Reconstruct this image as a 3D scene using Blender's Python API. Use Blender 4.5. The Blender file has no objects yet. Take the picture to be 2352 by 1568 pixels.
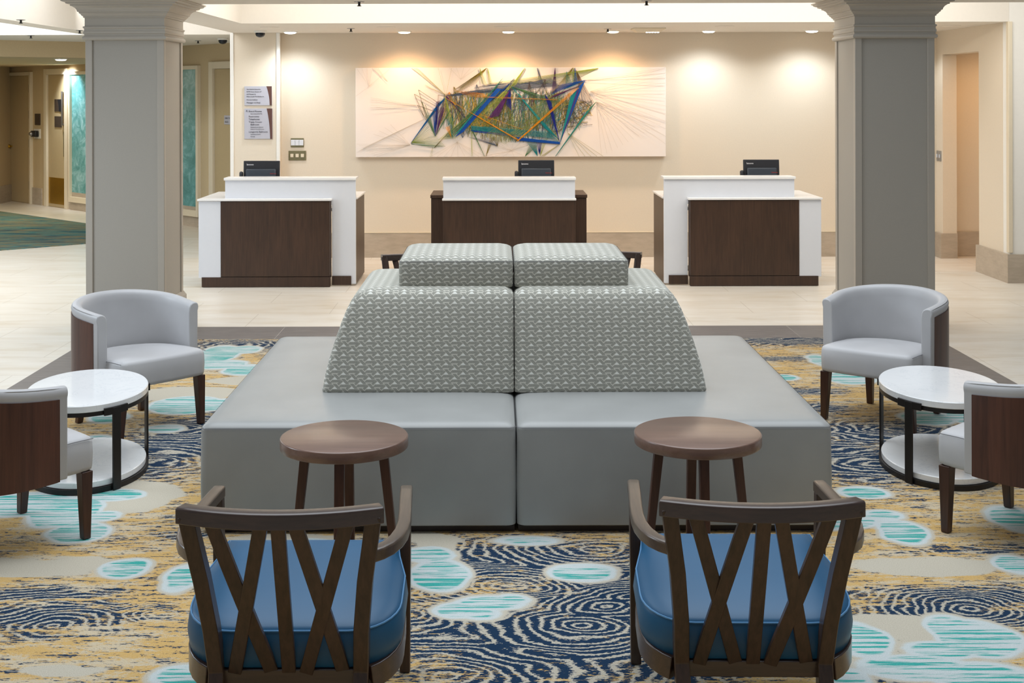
import bpy, bmesh, math, random
import numpy as np
from mathutils import Vector, Matrix
random.seed(7)
scn = bpy.context.scene
COL = scn.collection
PI = math.pi

# ------------------------------------------------------------------ camera model (metres; x right, y away, z up)
F = 3000.0; U0, V0, CH = 1141.0, 214.0, 1.9
ROLL = 0.0025
def unroll(u, v):
    return u - ROLL*(v-V0), v + ROLL*(u-U0)
def at(u, v, y):
    u, v = unroll(u, v)
    return Vector(((u-U0)*y/F, y, CH-(v-V0)*y/F))
def onz(u, v, z=0.0):
    u, v = unroll(u, v)
    y = (CH-z)*F/(v-V0)
    return Vector(((u-U0)*y/F, y, z))

def srgb(r, g, b):
    def f(c):
        c /= 255.0
        return c/12.92 if c <= 0.04045 else ((c+0.055)/1.055)**2.4
    return (f(r), f(g), f(b), 1.0)

# ------------------------------------------------------------------ materials
def new_mat(name):
    m = bpy.data.materials.new(name); m.use_nodes = True
    nt = m.node_tree
    b = nt.nodes['Principled BSDF']
    return m, nt, b
def N(nt, typ, **kw):
    n = nt.nodes.new(typ)
    for k, v in kw.items(): setattr(n, k, v)
    return n
def setin(nt, sock, val):
    if hasattr(val, 'is_linked') or isinstance(val, bpy.types.NodeSocket): nt.links.new(val, sock)
    else: sock.default_value = val
def M_(nt, op, a, b=None, c=None, clamp=False):
    n = nt.nodes.new('ShaderNodeMath'); n.operation = op; n.use_clamp = clamp
    for i, v in enumerate((a, b, c)):
        if v is not None: setin(nt, n.inputs[i], v)
    return n.outputs[0]
def MIX(nt, fac, a, b):
    n = nt.nodes.new('ShaderNodeMix'); n.data_type = 'RGBA'
    setin(nt, n.inputs[0], fac); setin(nt, n.inputs[6], a); setin(nt, n.inputs[7], b)
    return n.outputs[2]
def COORD(nt, kind='Object', scale=(1,1,1), rot=(0,0,0), loc=(0,0,0)):
    tc = nt.nodes.new('ShaderNodeTexCoord'); mp = nt.nodes.new('ShaderNodeMapping')
    mp.inputs['Scale'].default_value = scale; mp.inputs['Rotation'].default_value = rot; mp.inputs['Location'].default_value = loc
    nt.links.new(tc.outputs[kind], mp.inputs[0])
    return mp.outputs[0]
def NOISE(nt, vec, scale, detail=3, rough=0.55, dist=0.0):
    n = nt.nodes.new('ShaderNodeTexNoise')
    nt.links.new(vec, n.inputs['Vector'])
    n.inputs['Scale'].default_value = scale; n.inputs['Detail'].default_value = detail
    n.inputs['Roughness'].default_value = rough; n.inputs['Distortion'].default_value = dist
    return n.outputs[0]
def RAMP(nt, fac, stops, interp='LINEAR'):
    n = nt.nodes.new('ShaderNodeValToRGB'); n.color_ramp.interpolation = interp
    cr = n.color_ramp
    while len(cr.elements) < len(stops): cr.elements.new(0.5)
    for e, (p, c) in zip(cr.elements, stops): e.position = p; e.color = c
    nt.links.new(fac, n.inputs[0])
    return n.outputs[0]
def SMOOTH(nt, x, a, b):
    n = nt.nodes.new('ShaderNodeMapRange'); n.interpolation_type = 'SMOOTHSTEP'
    setin(nt, n.inputs[0], x); n.inputs[1].default_value = a; n.inputs[2].default_value = b
    return n.outputs[0]
def BUMP(nt, b, h, strength=0.2, dist=0.01):
    n = nt.nodes.new('ShaderNodeBump'); n.inputs['Strength'].default_value = strength
    n.inputs['Distance'].default_value = dist
    nt.links.new(h, n.inputs['Height']); nt.links.new(n.outputs[0], b.inputs['Normal'])

def plain(name, col, rough=0.6, metal=0.0, spec=0.5, var=0.0, scale=30, bump=0.0, coat=0.0):
    m, nt, b = new_mat(name)
    b.inputs['Roughness'].default_value = rough; b.inputs['Metallic'].default_value = metal
    b.inputs['Specular IOR Level'].default_value = spec
    b.inputs['Coat Weight'].default_value = coat
    n = NOISE(nt, COORD(nt), scale, 4)
    d = tuple(c*(1-var) for c in col[:3])+(1,); e = tuple(min(1, c*(1+var)) for c in col[:3])+(1,)
    nt.links.new(RAMP(nt, n, [(0.3, d), (0.7, e)]), b.inputs['Base Color'])
    if bump: BUMP(nt, b, n, bump, 0.004)
    return m
def wood(name, dark, light, rough=0.4, axis='z', freq=55, stretch=0.06, spec=0.5, coat=0.0):
    m, nt, b = new_mat(name)
    s = {'x': (stretch,1,1), 'y': (1,stretch,1), 'z': (1,1,stretch)}[axis]
    v = COORD(nt, 'Object', s)
    n1 = NOISE(nt, v, freq, 5, 0.65, 0.3)
    n2 = NOISE(nt, COORD(nt, 'Object', tuple(q**0.5 for q in s)), 5, 3, 0.6, 0.4)
    f = M_(nt, 'ADD', M_(nt, 'MULTIPLY', n1, 0.6), M_(nt, 'MULTIPLY', n2, 0.4))
    nt.links.new(RAMP(nt, f, [(0.32, dark), (0.68, light)]), b.inputs['Base Color'])
    b.inputs['Roughness'].default_value = rough; b.inputs['Specular IOR Level'].default_value = spec
    b.inputs['Coat Weight'].default_value = coat; b.inputs['Coat Roughness'].default_value = 0.25
    BUMP(nt, b, n1, 0.06, 0.002)
    return m
def leather(name, col, rough=0.42, spec=0.5):
    m, nt, b = new_mat(name)
    v = COORD(nt)
    n = NOISE(nt, v, 3.5, 3, 0.5); g = NOISE(nt, v, 420, 2, 0.6)
    d = tuple(c*0.93 for c in col[:3])+(1,); e = tuple(min(1,c*1.06) for c in col[:3])+(1,)
    nt.links.new(RAMP(nt, n, [(0.3, d), (0.7, e)]), b.inputs['Base Color'])
    b.inputs['Roughness'].default_value = rough; b.inputs['Specular IOR Level'].default_value = spec
    BUMP(nt, b, g, 0.12, 0.001)
    return m

MW = {}
MW['wall'] = plain('wall_paint', srgb(227,215,196), 0.75, spec=0.25, var=0.015, scale=60, bump=0.03)
MW['lobbywall'] = plain('lobby_wallcovering', srgb(206,186,150), 0.75, spec=0.25, var=0.03, scale=60, bump=0.03)
MW['ceil'] = plain('ceiling_paint', srgb(232,226,216), 0.85, spec=0.2, var=0.01)
MW['white'] = plain('white_paint', srgb(240,238,232), 0.6, spec=0.3, var=0.01)
MW['trimcream'] = plain('trim_paint', srgb(226,214,190), 0.5, var=0.01)
MW['colpaint'] = plain('column_wallcovering', srgb(178,172,162), 0.62, spec=0.3, var=0.025, scale=180, bump=0.05)
MW['colmould'] = plain('column_moulding', srgb(186,178,166), 0.5, spec=0.35, var=0.01)
MW['laminate'] = plain('white_laminate', srgb(224,228,236), 0.32, var=0.006)
MW['quartz'] = plain('white_quartz', srgb(240,240,240), 0.25, var=0.015, scale=8)
MW['deskwood'] = wood('desk_veneer', srgb(48,33,24), srgb(76,53,39), 0.42, 'z', 60)
MW['chairwood'] = wood('espresso_wood', srgb(46,33,25), srgb(84,61,47), 0.34, 'z', 60, coat=0.15)
MW['chairarm'] = wood('espresso_wood_arm_lit', srgb(70,56,45), srgb(106,87,70), 0.34, 'y', 60, coat=0.5)  # lighter than the other chair wood: light on the arm tops painted in
MW['chairrail'] = wood('espresso_wood_rail', srgb(48,34,27), srgb(80,57,46), 0.30, 'x', 60, coat=0.6)
MW['stooltop'] = wood('walnut_top_sheen', srgb(104,76,62), srgb(132,100,84), 0.30, 'x', 40, coat=0.6)  # base colour raised to imitate the sheen on the table top
MW['stoolleg'] = wood('walnut_leg', srgb(64,38,27), srgb(94,58,42), 0.4, 'z', 60)
MW['tubwood'] = wood('tub_chair_veneer', srgb(46,26,20), srgb(98,60,44), 0.38, 'z', 34, 0.05)
MW['tubleg'] = wood('tub_chair_leg', srgb(52,31,24), srgb(82,52,39), 0.35, 'z', 50)
MW['tubleather'] = leather('pale_grey_leather', srgb(193,192,193), 0.42)
MW['ottleather'] = leather('grey_leather', srgb(156,157,155), 0.32)
MW['blueleather'] = leather('blue_leather', srgb(28,90,130), 0.42)
MW['seam'] = plain('stitch_line', srgb(120,120,122), 0.7)
MW['blueseam'] = plain('blue_welt', srgb(92,146,192), 0.5)
MW['blackmetal'] = plain('black_metal', srgb(36,32,31), 0.42, metal=0.3, var=0.05)
MW['plinth'] = plain('dark_plinth', srgb(42,30,26), 0.5)
MW['blackplastic'] = plain('black_plastic', srgb(32,34,40), 0.42, var=0.03)
MW['greyplastic'] = plain('charcoal_plastic', srgb(50,58,68), 0.45, var=0.03)
MW['letterwhite'] = plain('white_lettering', srgb(240,240,245), 0.5)
MW['letterred'] = plain('red_lettering', srgb(196,52,48), 0.5)
MW['letterdark'] = plain('dark_lettering', srgb(56,56,66), 0.6)
MW['signsilver'] = plain('silver_sign', srgb(186,186,196), 0.4, var=0.015)
MW['signbrown'] = plain('brown_sign', srgb(92,60,52), 0.45)
MW['signdark'] = plain('dark_sign', srgb(70,58,50), 0.5)
MW['brass'] = plain('antique_brass', srgb(128,122,92), 0.45, metal=0.55, var=0.06)
MW['goldbrass'] = plain('polished_brass', srgb(190,150,46), 0.28, metal=0.9, var=0.03)
MW['dome'] = plain('smoked_dome', srgb(26,30,38), 0.12)
MW['canvas'] = plain('art_canvas', srgb(244,236,230), 0.8, spec=0.2, var=0.008, scale=200, bump=0.04)
MW['doorpaint'] = plain('door_paint', srgb(190,170,132), 0.5, var=0.02)
MW['chrome'] = plain('satin_metal', srgb(170,170,172), 0.3, metal=0.9)
MW['bulb'] = None

def marble(name):
    m, nt, b = new_mat(name)
    v = COORD(nt)
    n = NOISE(nt, v, 4.5, 6, 0.62, 1.2)
    w = M_(nt, 'ABSOLUTE', M_(nt, 'SUBTRACT', n, 0.5))
    f = SMOOTH(nt, w, 0.0, 0.012)
    big = NOISE(nt, v, 2.0, 3)
    base = RAMP(nt, big, [(0.3, srgb(236,237,238)), (0.7, srgb(246,246,245))])
    nt.links.new(MIX(nt, f, srgb(228,230,232), base), b.inputs['Base Color'])
    b.inputs['Roughness'].default_value = 0.12
    return m
MW['marble'] = marble('white_marble')

def emit(name, col, strength):
    m, nt, b = new_mat(name)
    b.inputs['Base Color'].default_value = col
    b.inputs['Emission Color'].default_value = col
    b.inputs['Emission Strength'].default_value = strength
    return m
MW['lampwhite'] = emit('downlight_lens_cool', (1,0.97,0.93,1), 9)
MW['lampwarm'] = emit('downlight_lens_warm', (1,0.82,0.6,1), 9)

def glass_teal():
    m, nt, b = new_mat('frosted_teal_glass')
    v = COORD(nt)
    n = NOISE(nt, v, 6, 6, 0.7, 1.0); n2 = NOISE(nt, v, 1.2, 2)
    f = M_(nt, 'ADD', M_(nt, 'MULTIPLY', n, 0.7), M_(nt, 'MULTIPLY', n2, 0.3))
    nt.links.new(RAMP(nt, f, [(0.36, srgb(78,142,142)), (0.5, srgb(104,170,172)), (0.66, srgb(168,214,220))]), b.inputs['Base Color'])
    b.inputs['Roughness'].default_value = 0.3
    b.inputs['Transmission Weight'].default_value = 0.08
    BUMP(nt, b, n, 0.4, 0.01)
    return m
MW['teal'] = glass_teal()

def floor_mat():
    m, nt, b = new_mat('travertine_floor_tile')
    tc = nt.nodes.new('ShaderNodeTexCoord')
    br = N(nt, 'ShaderNodeTexBrick'); br.offset = 0.5
    mp = N(nt, 'ShaderNodeMapping'); nt.links.new(tc.outputs['Object'], mp.inputs[0])
    mp.inputs['Location'].default_value = (0.23, 0.32, 0)
    nt.links.new(mp.outputs[0], br.inputs['Vector'])
    br.inputs['Scale'].default_value = 1.0
    br.inputs['Brick Width'].default_value = 1.22; br.inputs['Row Height'].default_value = 0.61
    br.inputs['Mortar Size'].default_value = 0.004; br.inputs['Mortar Smooth'].default_value = 0.2
    br.inputs['Color1'].default_value = (0.3,0.3,0.3,1); br.inputs['Color2'].default_value = (0.7,0.7,0.7,1)
    br.inputs['Mortar'].default_value = (0,0,0,1)
    v = N(nt, 'ShaderNodeMapping'); nt.links.new(tc.outputs['Object'], v.inputs[0]); v.inputs['Scale'].default_value = (0.6,2.4,1)
    n = NOISE(nt, v.outputs[0], 2.6, 6, 0.62, 0.5)
    n2 = NOISE(nt, v.outputs[0], 0.7, 2)
    f = M_(nt, 'ADD', M_(nt, 'MULTIPLY', n, 0.75), M_(nt, 'MULTIPLY', n2, 0.25))
    base = RAMP(nt, f, [(0.30, srgb(210,198,178)), (0.46, srgb(225,218,206)), (0.66, srgb(234,230,222))])
    tint = MIX(nt, M_(nt, 'MULTIPLY', br.outputs['Color'], 0.12), base, srgb(212,196,172))
    nt.links.new(MIX(nt, M_(nt, 'MULTIPLY', br.outputs['Fac'], 0.45), tint, srgb(172,158,138)), b.inputs['Base Color'])
    b.inputs['Roughness'].default_value = 0.36
    return m
MW['floor'] = floor_mat()

def darktile():
    m, nt, b = new_mat('dark_border_tile')
    v = COORD(nt, 'Object', (0.12,1,1))
    n = NOISE(nt, v, 40, 5, 0.6)
    nt.links.new(RAMP(nt, n, [(0.3, srgb(96,90,88)), (0.7, srgb(122,115,112))]), b.inputs['Base Color'])
    b.inputs['Roughness'].default_value = 0.45
    return m
MW['darktile'] = darktile()
def basetile():
    m, nt, b = new_mat('skirting_tile')
    v = COORD(nt, 'Object', (0.25,0.25,1))
    n = NOISE(nt, v, 24, 6, 0.65); n2 = NOISE(nt, COORD(nt), 2.5, 2)
    f = M_(nt, 'ADD', M_(nt, 'MULTIPLY', n, 0.6), M_(nt, 'MULTIPLY', n2, 0.4))
    nt.links.new(RAMP(nt, f, [(0.35, srgb(172,159,142)), (0.65, srgb(194,181,164))]), b.inputs['Base Color'])
    b.inputs['Roughness'].default_value = 0.45
    return m
MW['basetile'] = basetile()

def hall_carpet():
    m, nt, b = new_mat('streaked_hall_carpet')
    v = COORD(nt, 'Object', (0.35,3.2,1), rot=(0,0,0.0))
    n = NOISE(nt, v, 3.2, 6, 0.7); n2 = NOISE(nt, COORD(nt, 'Object', (0.5,1.6,1)), 0.9, 3)
    f = M_(nt, 'ADD', M_(nt, 'MULTIPLY', n, 0.75), M_(nt, 'MULTIPLY', n2, 0.25))
    nt.links.new(RAMP(nt, f, [(0.36, srgb(22,56,82)), (0.42, srgb(36,92,108)), (0.47, srgb(84,132,128)), (0.52, srgb(140,122,86)), (0.57, srgb(62,100,106)), (0.63, srgb(26,64,90))]), b.inputs['Base Color'])
    b.inputs['Roughness'].default_value = 0.95; b.inputs['Specular IOR Level'].default_value = 0.1
    return m
MW['hallcarpet'] = hall_carpet()

def weave_fabric():
    m, nt, b = new_mat('woven_lattice_fabric')
    uv = N(nt, 'ShaderNodeUVMap'); uv.uv_map = 'UVMap'
    sx = N(nt, 'ShaderNodeSeparateXYZ'); nt.links.new(uv.outputs[0], sx.inputs[0])
    x, y = sx.outputs[0], sx.outputs[1]
    W_, H_ = 0.0810, 0.0436          # repeat of the weave, two motifs per repeat
    k = 340/W_                        # motif drawn on a 340 x 183 grid, y down
    X_ = M_(nt, 'MULTIPLY', x, k); Y_ = M_(nt, 'MULTIPLY', y, -k)
    def local(v, period, off):
        f = M_(nt, 'FRACT', M_(nt, 'ADD', M_(nt, 'DIVIDE', v, period), off+50.0))
        return M_(nt, 'MULTIPLY', M_(nt, 'SUBTRACT', f, 0.5), period)
    def poly(px, py, pts, shrink=0.0):
        d = None; n = len(pts)
        cx = sum(p[0] for p in pts)/n; cy = sum(p[1] for p in pts)/n
        for i in range(n):
            (x0, y0), (x1, y1) = pts[i], pts[(i+1) % n]
            nx, ny = y1-y0, x0-x1; L = math.hypot(nx, ny); nx /= L; ny /= L
            if (cx-x0)*nx+(cy-y0)*ny > 0: nx, ny = -nx, -ny
            c = -(x0*nx+y0*ny)
            e = M_(nt, 'MULTIPLY_ADD', px, nx, M_(nt, 'MULTIPLY_ADD', py, ny, c))
            d = e if d is None else M_(nt, 'MAXIMUM', d, e)
        return M_(nt, 'LESS_THAN', d, -shrink)
    bars = tri = None
    for off in (0.0, 0.5):
        lx, ly = local(X_, 340.0, off), local(Y_, 183.0, off)
        t_ = poly(lx, ly, [(0,-28),(-48,17),(54,17)], 0.0)
        b_ = None
        for pts in ([(-86,62),(-46,23),(122,22),(80,74),(-78,77)], [(-42,-85),(26,-88),(120,12),(54,16)], [(-44,-66),(-4,-40),(-88,37),(-126,8)]):
            q = poly(lx, ly, pts); b_ = q if b_ is None else M_(nt, 'MAXIMUM', b_, q)
        tri = t_ if tri is None else M_(nt, 'MAXIMUM', tri, t_)
        bars = b_ if bars is None else M_(nt, 'MAXIMUM', bars, b_)
    nz = NOISE(nt, COORD(nt), 300, 2)
    grey = RAMP(nt, nz, [(0.3, srgb(146,145,135)), (0.7, srgb(168,167,157))])
    c = MIX(nt, bars, srgb(206,203,191), grey)
    c = MIX(nt, tri, c, srgb(230,230,222))
    nt.links.new(c, b.inputs['Base Color'])
    b.inputs['Roughness'].default_value = 0.85; b.inputs['Specular IOR Level'].default_value = 0.2
    b.inputs['Sheen Weight'].default_value = 0.15
    BUMP(nt, b, nz, 0.1, 0.001)
    return m
MW['weave'] = weave_fabric()

# ------------------------------------------------------------------ mesh helpers
def add_box(bm, x0, x1, y0, y1, z0, z1, mi=0):
    vs = [bm.verts.new((x, y, z)) for z in (z0, z1) for y in (y0, y1) for x in (x0, x1)]
    fs = [(0,2,3,1), (4,5,7,6), (0,1,5,4), (1,3,7,5), (3,2,6,7), (2,0,4,6)]
    for f in fs:
        fc = bm.faces.new([vs[i] for i in f]); fc.material_index = mi
def add_ring_loft(bm, rings, cap=True, closed=True, mi=0, loop=False, fan=False):
    R = [[bm.verts.new(p) for p in r] for r in rings]
    n = len(R[0]); rng = range(n) if closed else range(n-1)
    pairs = list(zip(R, R[1:])) + ([(R[-1], R[0])] if loop else [])
    for a, b in pairs:
        for i in rng:
            j = (i+1) % n
            f = bm.faces.new((a[i], a[j], b[j], b[i])); f.material_index = mi
    if cap and not loop:
        f = bm.faces.new(list(reversed(R[0]))); f.material_index = mi
        if fan:
            c = Vector((0,0,0))
            for v in R[-1]: c += v.co
            c /= len(R[-1]); cv = bm.verts.new(c); q = R[-1]
            for i in range(len(q)):
                f = bm.faces.new((q[i], q[(i+1) % len(q)], cv)); f.material_index = mi
        else:
            f = bm.faces.new(R[-1]); f.material_index = mi
    return R
def add_lathe(bm, prof, cx=0, cy=0, n=48, mi=0, sx=1.0, sy=1.0):
    rings = [[(cx+r*sx*math.cos(2*PI*i/n), cy+r*sy*math.sin(2*PI*i/n), z) for i in range(n)] for r, z in prof]
    add_ring_loft(bm, rings, True, True, mi)
def add_prism(bm, poly, z0, z1, mi=0):
    add_ring_loft(bm, [[(x, y, z0) for x, y in poly], [(x, y, z1) for x, y in poly]], True, True, mi)
def add_beam(bm, p, q, w, h, up=(0,0,1), mi=0, w2=None, h2=None):
    p, q = Vector(p), Vector(q); d = (q-p).normalized(); up = Vector(up)
    s = d.cross(up)
    if s.length < 1e-5: s = d.cross(Vector((0,1,0)))
    s.normalize(); t = s.cross(d).normalized()
    w2 = w if w2 is None else w2; h2 = h if h2 is None else h2
    r = lambda c, a, b: [c+s*a/2+t*b/2, c-s*a/2+t*b/2, c-s*a/2-t*b/2, c+s*a/2-t*b/2]
    add_ring_loft(bm, [r(p, w, h), r(q, w2, h2)], mi=mi)
def add_leg(bm, p, q, w, d, w2, d2, ang=0.0):
    c, s_ = math.cos(ang), math.sin(ang)
    r = lambda o, a, b: [(o[0]+c*x-s_*y, o[1]+s_*x+c*y, o[2]) for x, y in ((-a/2,-b/2),(a/2,-b/2),(a/2,b/2),(-a/2,b/2))]
    add_ring_loft(bm, [r(p, w, d), r(q, w2, d2)])
def sweep(bm, path, sec, closed=False, up=(0,0,1), mi=0):
    """path: points; sec: list of (a,b) offsets, a sideways (right of travel), b upward"""
    P = [Vector(p) for p in path]; up = Vector(up); rings = []
    n = len(P)
    for i, p in enumerate(P):
        if closed: d = P[(i+1) % n]-P[i-1]
        else: d = P[min(i+1, n-1)]-P[max(i-1, 0)]
        d.normalize(); s = d.cross(up).normalized(); t = s.cross(d).normalized()
        rings.append([p+s*a+t*b for a, b in sec])
    add_ring_loft(bm, rings, not closed, True, mi, loop=closed)
def roundrect(hw, hd, r, k=6):
    pts = []
    for cx, cy, a0 in ((hw-r, hd-r, 0), (-hw+r, hd-r, PI/2), (-hw+r, -hd+r, PI), (hw-r, -hd+r, 1.5*PI)):
        for i in range(k+1):
            a = a0+PI/2*i/k
            pts.append((cx+r*math.cos(a), cy+r*math.sin(a)))
    return pts
def obj(name, bm, mat, parent=None, smooth=False, bevel=0.0, seg=2, subsurf=0, angle=35):
    bmesh.ops.recalc_face_normals(bm, faces=bm.faces)
    me = bpy.data.meshes.new(name); bm.to_mesh(me); bm.free()
    mats = mat if isinstance(mat, (list, tuple)) else [mat]
    for m in mats: me.materials.append(MW[m] if isinstance(m, str) else m)
    o = bpy.data.objects.new(name, me); COL.objects.link(o)
    if parent: o.parent = parent
    if bevel:
        md = o.modifiers.new('Bevel', 'BEVEL'); md.width = bevel; md.segments = seg; md.limit_method = 'ANGLE'; md.angle_limit = math.radians(30)
        md.harden_normals = False
    if subsurf:
        md = o.modifiers.new('Subsurf', 'SUBSURF'); md.levels = subsurf; md.render_levels = subsurf
    if smooth or bevel:
        for p in me.polygons: p.use_smooth = True
        try: me.set_sharp_from_angle(angle=math.radians(angle))
        except Exception: pass
    return o
def box_obj(name, dims, mat, parent=None, bevel=0.0, seg=2):
    bm = bmesh.new(); add_box(bm, *dims)
    return obj(name, bm, mat, parent, bevel=bevel, seg=seg)
def thing(name, label, cat, loc=(0,0,0), rz=0.0, group=None):
    o = bpy.data.objects.new(name, None); COL.objects.link(o)
    o.empty_display_size = 0.1
    o.location = loc; o.rotation_euler = (0,0,rz); o['label'] = label; o['category'] = cat
    if group: o['group'] = group
    return o
def tag(o, label, cat, group=None):
    o['label'] = label; o['category'] = cat
    if group: o['group'] = group
    return o
def struct(o): o['kind'] = 'structure'; return o
def dup(root, loc, rz, label, group=None):
    def cp(o, par):
        c = o.copy(); COL.objects.link(c)
        if par: c.parent = par
        for ch in list(o.children): cp(ch, c)
        return c
    r = cp(root, None); r.location = loc; r.rotation_euler = (0,0,rz); r['label'] = label
    if group: r['group'] = group
    return r
def boxuv(o, tops=None):
    me = o.data; uvl = me.uv_layers.new(name='UVMap')
    for p in me.polygons:
        n = p.normal; ax = max(range(3), key=lambda i: abs(n[i]))
        for li in p.loop_indices:
            c = me.vertices[me.loops[li].vertex_index].co
            if ax == 2: uv = (c.x, c.y)
            elif ax == 1: uv = (c.x, c.z)
            else: uv = (c.y, c.z)
            uvl.data[li].uv = uv
def text_mesh(body, size, spacing=1.0, align='LEFT', extrude=0.0006):
    cu = bpy.data.curves.new('lettering', 'FONT'); cu.body = body; cu.size = size; cu.align_x = align
    cu.extrude = extrude; cu.space_character = spacing; cu.resolution_u = 2
    o = bpy.data.objects.new('lettering', cu); COL.objects.link(o)
    bpy.context.view_layer.update()
    me = bpy.data.meshes.new_from_object(o.evaluated_get(bpy.context.evaluated_depsgraph_get()))
    bpy.data.objects.remove(o); bpy.data.curves.remove(cu)
    return me
def lettering(lines, mat, parent, name='lettering'):
    """lines: (text, x, z, size) laid on the xz plane facing -y at parent's local y=0"""
    bm = bmesh.new()
    for (t, x, z, s, y) in lines:
        me = text_mesh(t, s)
        me.transform(Matrix.Translation((x, y, z)) @ Matrix.Rotation(PI/2, 4, 'X'))
        bm.from_mesh(me); bpy.data.meshes.remove(me)
    me = bpy.data.meshes.new(name); bm.to_mesh(me); bm.free()
    me.materials.append(MW[mat])
    o = bpy.data.objects.new(name, me); COL.objects.link(o); o.parent = parent
    return o

# ================================================================== SETTING
WB = 15.15          # back wall
ZC = 2.60           # low ceiling
def S(name, dims, mat, bevel=0.0):
    return struct(box_obj(name, dims, mat, bevel=bevel))
bm = bmesh.new(); add_box(bm, -15, 10, -3, 26.5, -0.06, 0.0); struct(obj('floor', bm, 'floor'))

# main back wall with the pier at its left end
S('wall_back', (-2.50, 7.4, WB, WB+0.2, 0, 3.2), 'wall')
S('wall_pier', (-3.04, -2.50, 15.0, WB+0.2, 0, 3.2), 'wall')
S('trim_1', (-3.06, -3.02, 14.985, 15.03, 0, ZC), 'white', 0.004)
S('trim_2', (-2.53, -2.49, 14.985, 15.03, 0, ZC), 'white', 0.004)
S('wall_return', (-3.04, -2.84, WB+0.2, 17.4, 0, 3.2), 'wall')
# right wall: pier, header over the opening, sliver beside the back wall
XR = 5.10
bm = bmesh.new()
add_box(bm, XR, XR+0.16, 13.16, 13.82, 0, ZC); add_box(bm, XR, XR+0.16, 14.94, WB, 0, ZC); add_box(bm, XR, XR+0.16, 13.82, 14.94, 2.33, ZC)
struct(obj('wall_right', bm, 'wall'))
S('wall_front', (XR+0.001, 9.0, 13.0, 13.16, 0, 3.2), 'white')
S('trim_3', (XR-0.012, XR+0.03, 12.985, 13.05, 0.30, ZC), 'trimcream', 0.004)
# skirting tiles
def skirt(name, dims, top=True): S(name, dims, 'basetile', 0.003)
skirt('baseboard_back', (-2.49, XR, WB-0.02, WB, 0, 0.285))
S('trim_4', (-2.49, XR, WB-0.024, WB, 0.285, 0.292), 'trimcream')
skirt('baseboard_alcove', (XR+0.16, 7.4, WB-0.03, WB, 0, 0.285))
bm = bmesh.new(); add_box(bm, XR-0.03, XR, 14.92, WB-0.02, 0, 0.285); add_box(bm, XR, XR+0.16, 14.92, 14.94, 0, 0.285)
struct(obj('baseboard_right', bm, 'basetile'))
bm = bmesh.new(); add_box(bm, XR-0.03, XR, 12.97, 13.84, 0, 0.285); add_box(bm, XR, 9.0, 12.97, 13.0, 0, 0.285); add_box(bm, XR, XR+0.16, 13.82, 13.84, 0, 0.285)
struct(obj('baseboard_pier', bm, 'basetile'))
skirt('baseboard_signpier', (-3.05, -2.49, 14.98, 15.0, 0, 0.285))

# ceilings
S('ceiling', (-3.03, XR, 13.0, WB, ZC, 3.2), 'ceil')
S('ceiling_passage', (XR+0.001, 7.4, 13.16, WB, ZC, 3.2), 'ceil')
S('ceiling_strip', (-3.03, -2.54, 10.9, 13.0, ZC, 3.2), 'ceil')
S('ceiling_beam', (-3.25, 9.0, 10.15, 10.86, 2.645, 3.3), 'ceil')
S('ceiling_tray', (-2.54, 9.0, 10.86, 13.0, 3.2, 3.3), 'white')
S('ceiling_rib', (-4.84, -4.58, 8.2, 15.4, ZC, 3.3), 'ceil')
S('ceiling_hall', (-14, -3.04, 15.4, 26, ZC, 3.3), 'ceil')
S('ceiling_vault', (-14, -3.03, 10.86, 15.4, 3.3, 3.4), 'white')
# bulkhead + low lobby ceiling
bm = bmesh.new(); add_prism(bm, [(-7.7,15.77), (-5.0,17.9), (-5.0,18.05), (-7.8,15.9)], 2.385, ZC)
struct(obj('wall_bulkhead', bm, 'lobbywall'))
bm = bmesh.new(); add_prism(bm, [(-7.7,15.85), (-5.0,17.97), (-5.0,19.42), (-9.2,23.9), (-14,23.9), (-14,15.85)], 2.385, 2.44)
struct(obj('ceiling_lobby', bm, 'lobbywall'))

# diagonal wall of the far lobby
DP = Vector((-8.67, 23.3)); DQ = Vector((-3.30, 17.61)); DD = (DQ-DP).normalized()
DANG = math.atan2(DD.y, DD.x)
def dt(u):
    k = (u-U0)/F
    # DP + t*DD on ray X = k*Y
    return (k*DP.y-DP.x)/(DD.x-k*DD.y)
def dz(u, v):
    t = dt(u); y = DP.y+t*DD.y
    return CH-(unroll(u, v)[1]-V0)*y/F
LW = bpy.data.objects.new('wall_diagonal', None)
def dlocal(name, dims, mat, kind=None, parent=None, bevel=0.0):
    """box in the diagonal wall's frame: x along, y into the wall, z up"""
    o = box_obj(name, dims, mat, parent, bevel)
    if parent is None:
        o.location = (DP.x, DP.y, 0); o.rotation_euler = (0,0,DANG)
    return o
L = (DQ-DP).length
struct(dlocal('wall_diagonal', (0, L, 0, 0.2, 0, ZC), 'lobbywall'))
S('wall_left', (-8.9, -8.67, 16.5, 23.5, 0, ZC), 'lobbywall')
S('baseboard_left', (-8.67, -8.64, 16.5, 23.3, 0, 0.30), 'basetile')
def dbase(i, u0, u1):
    o = dlocal('baseboard_diagonal', (dt(u0), dt(u1), -0.02, 0, 0, 0.29), 'basetile'); struct(o)
dbase(1, 76, 97); dbase(2, 158, 474)
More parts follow.
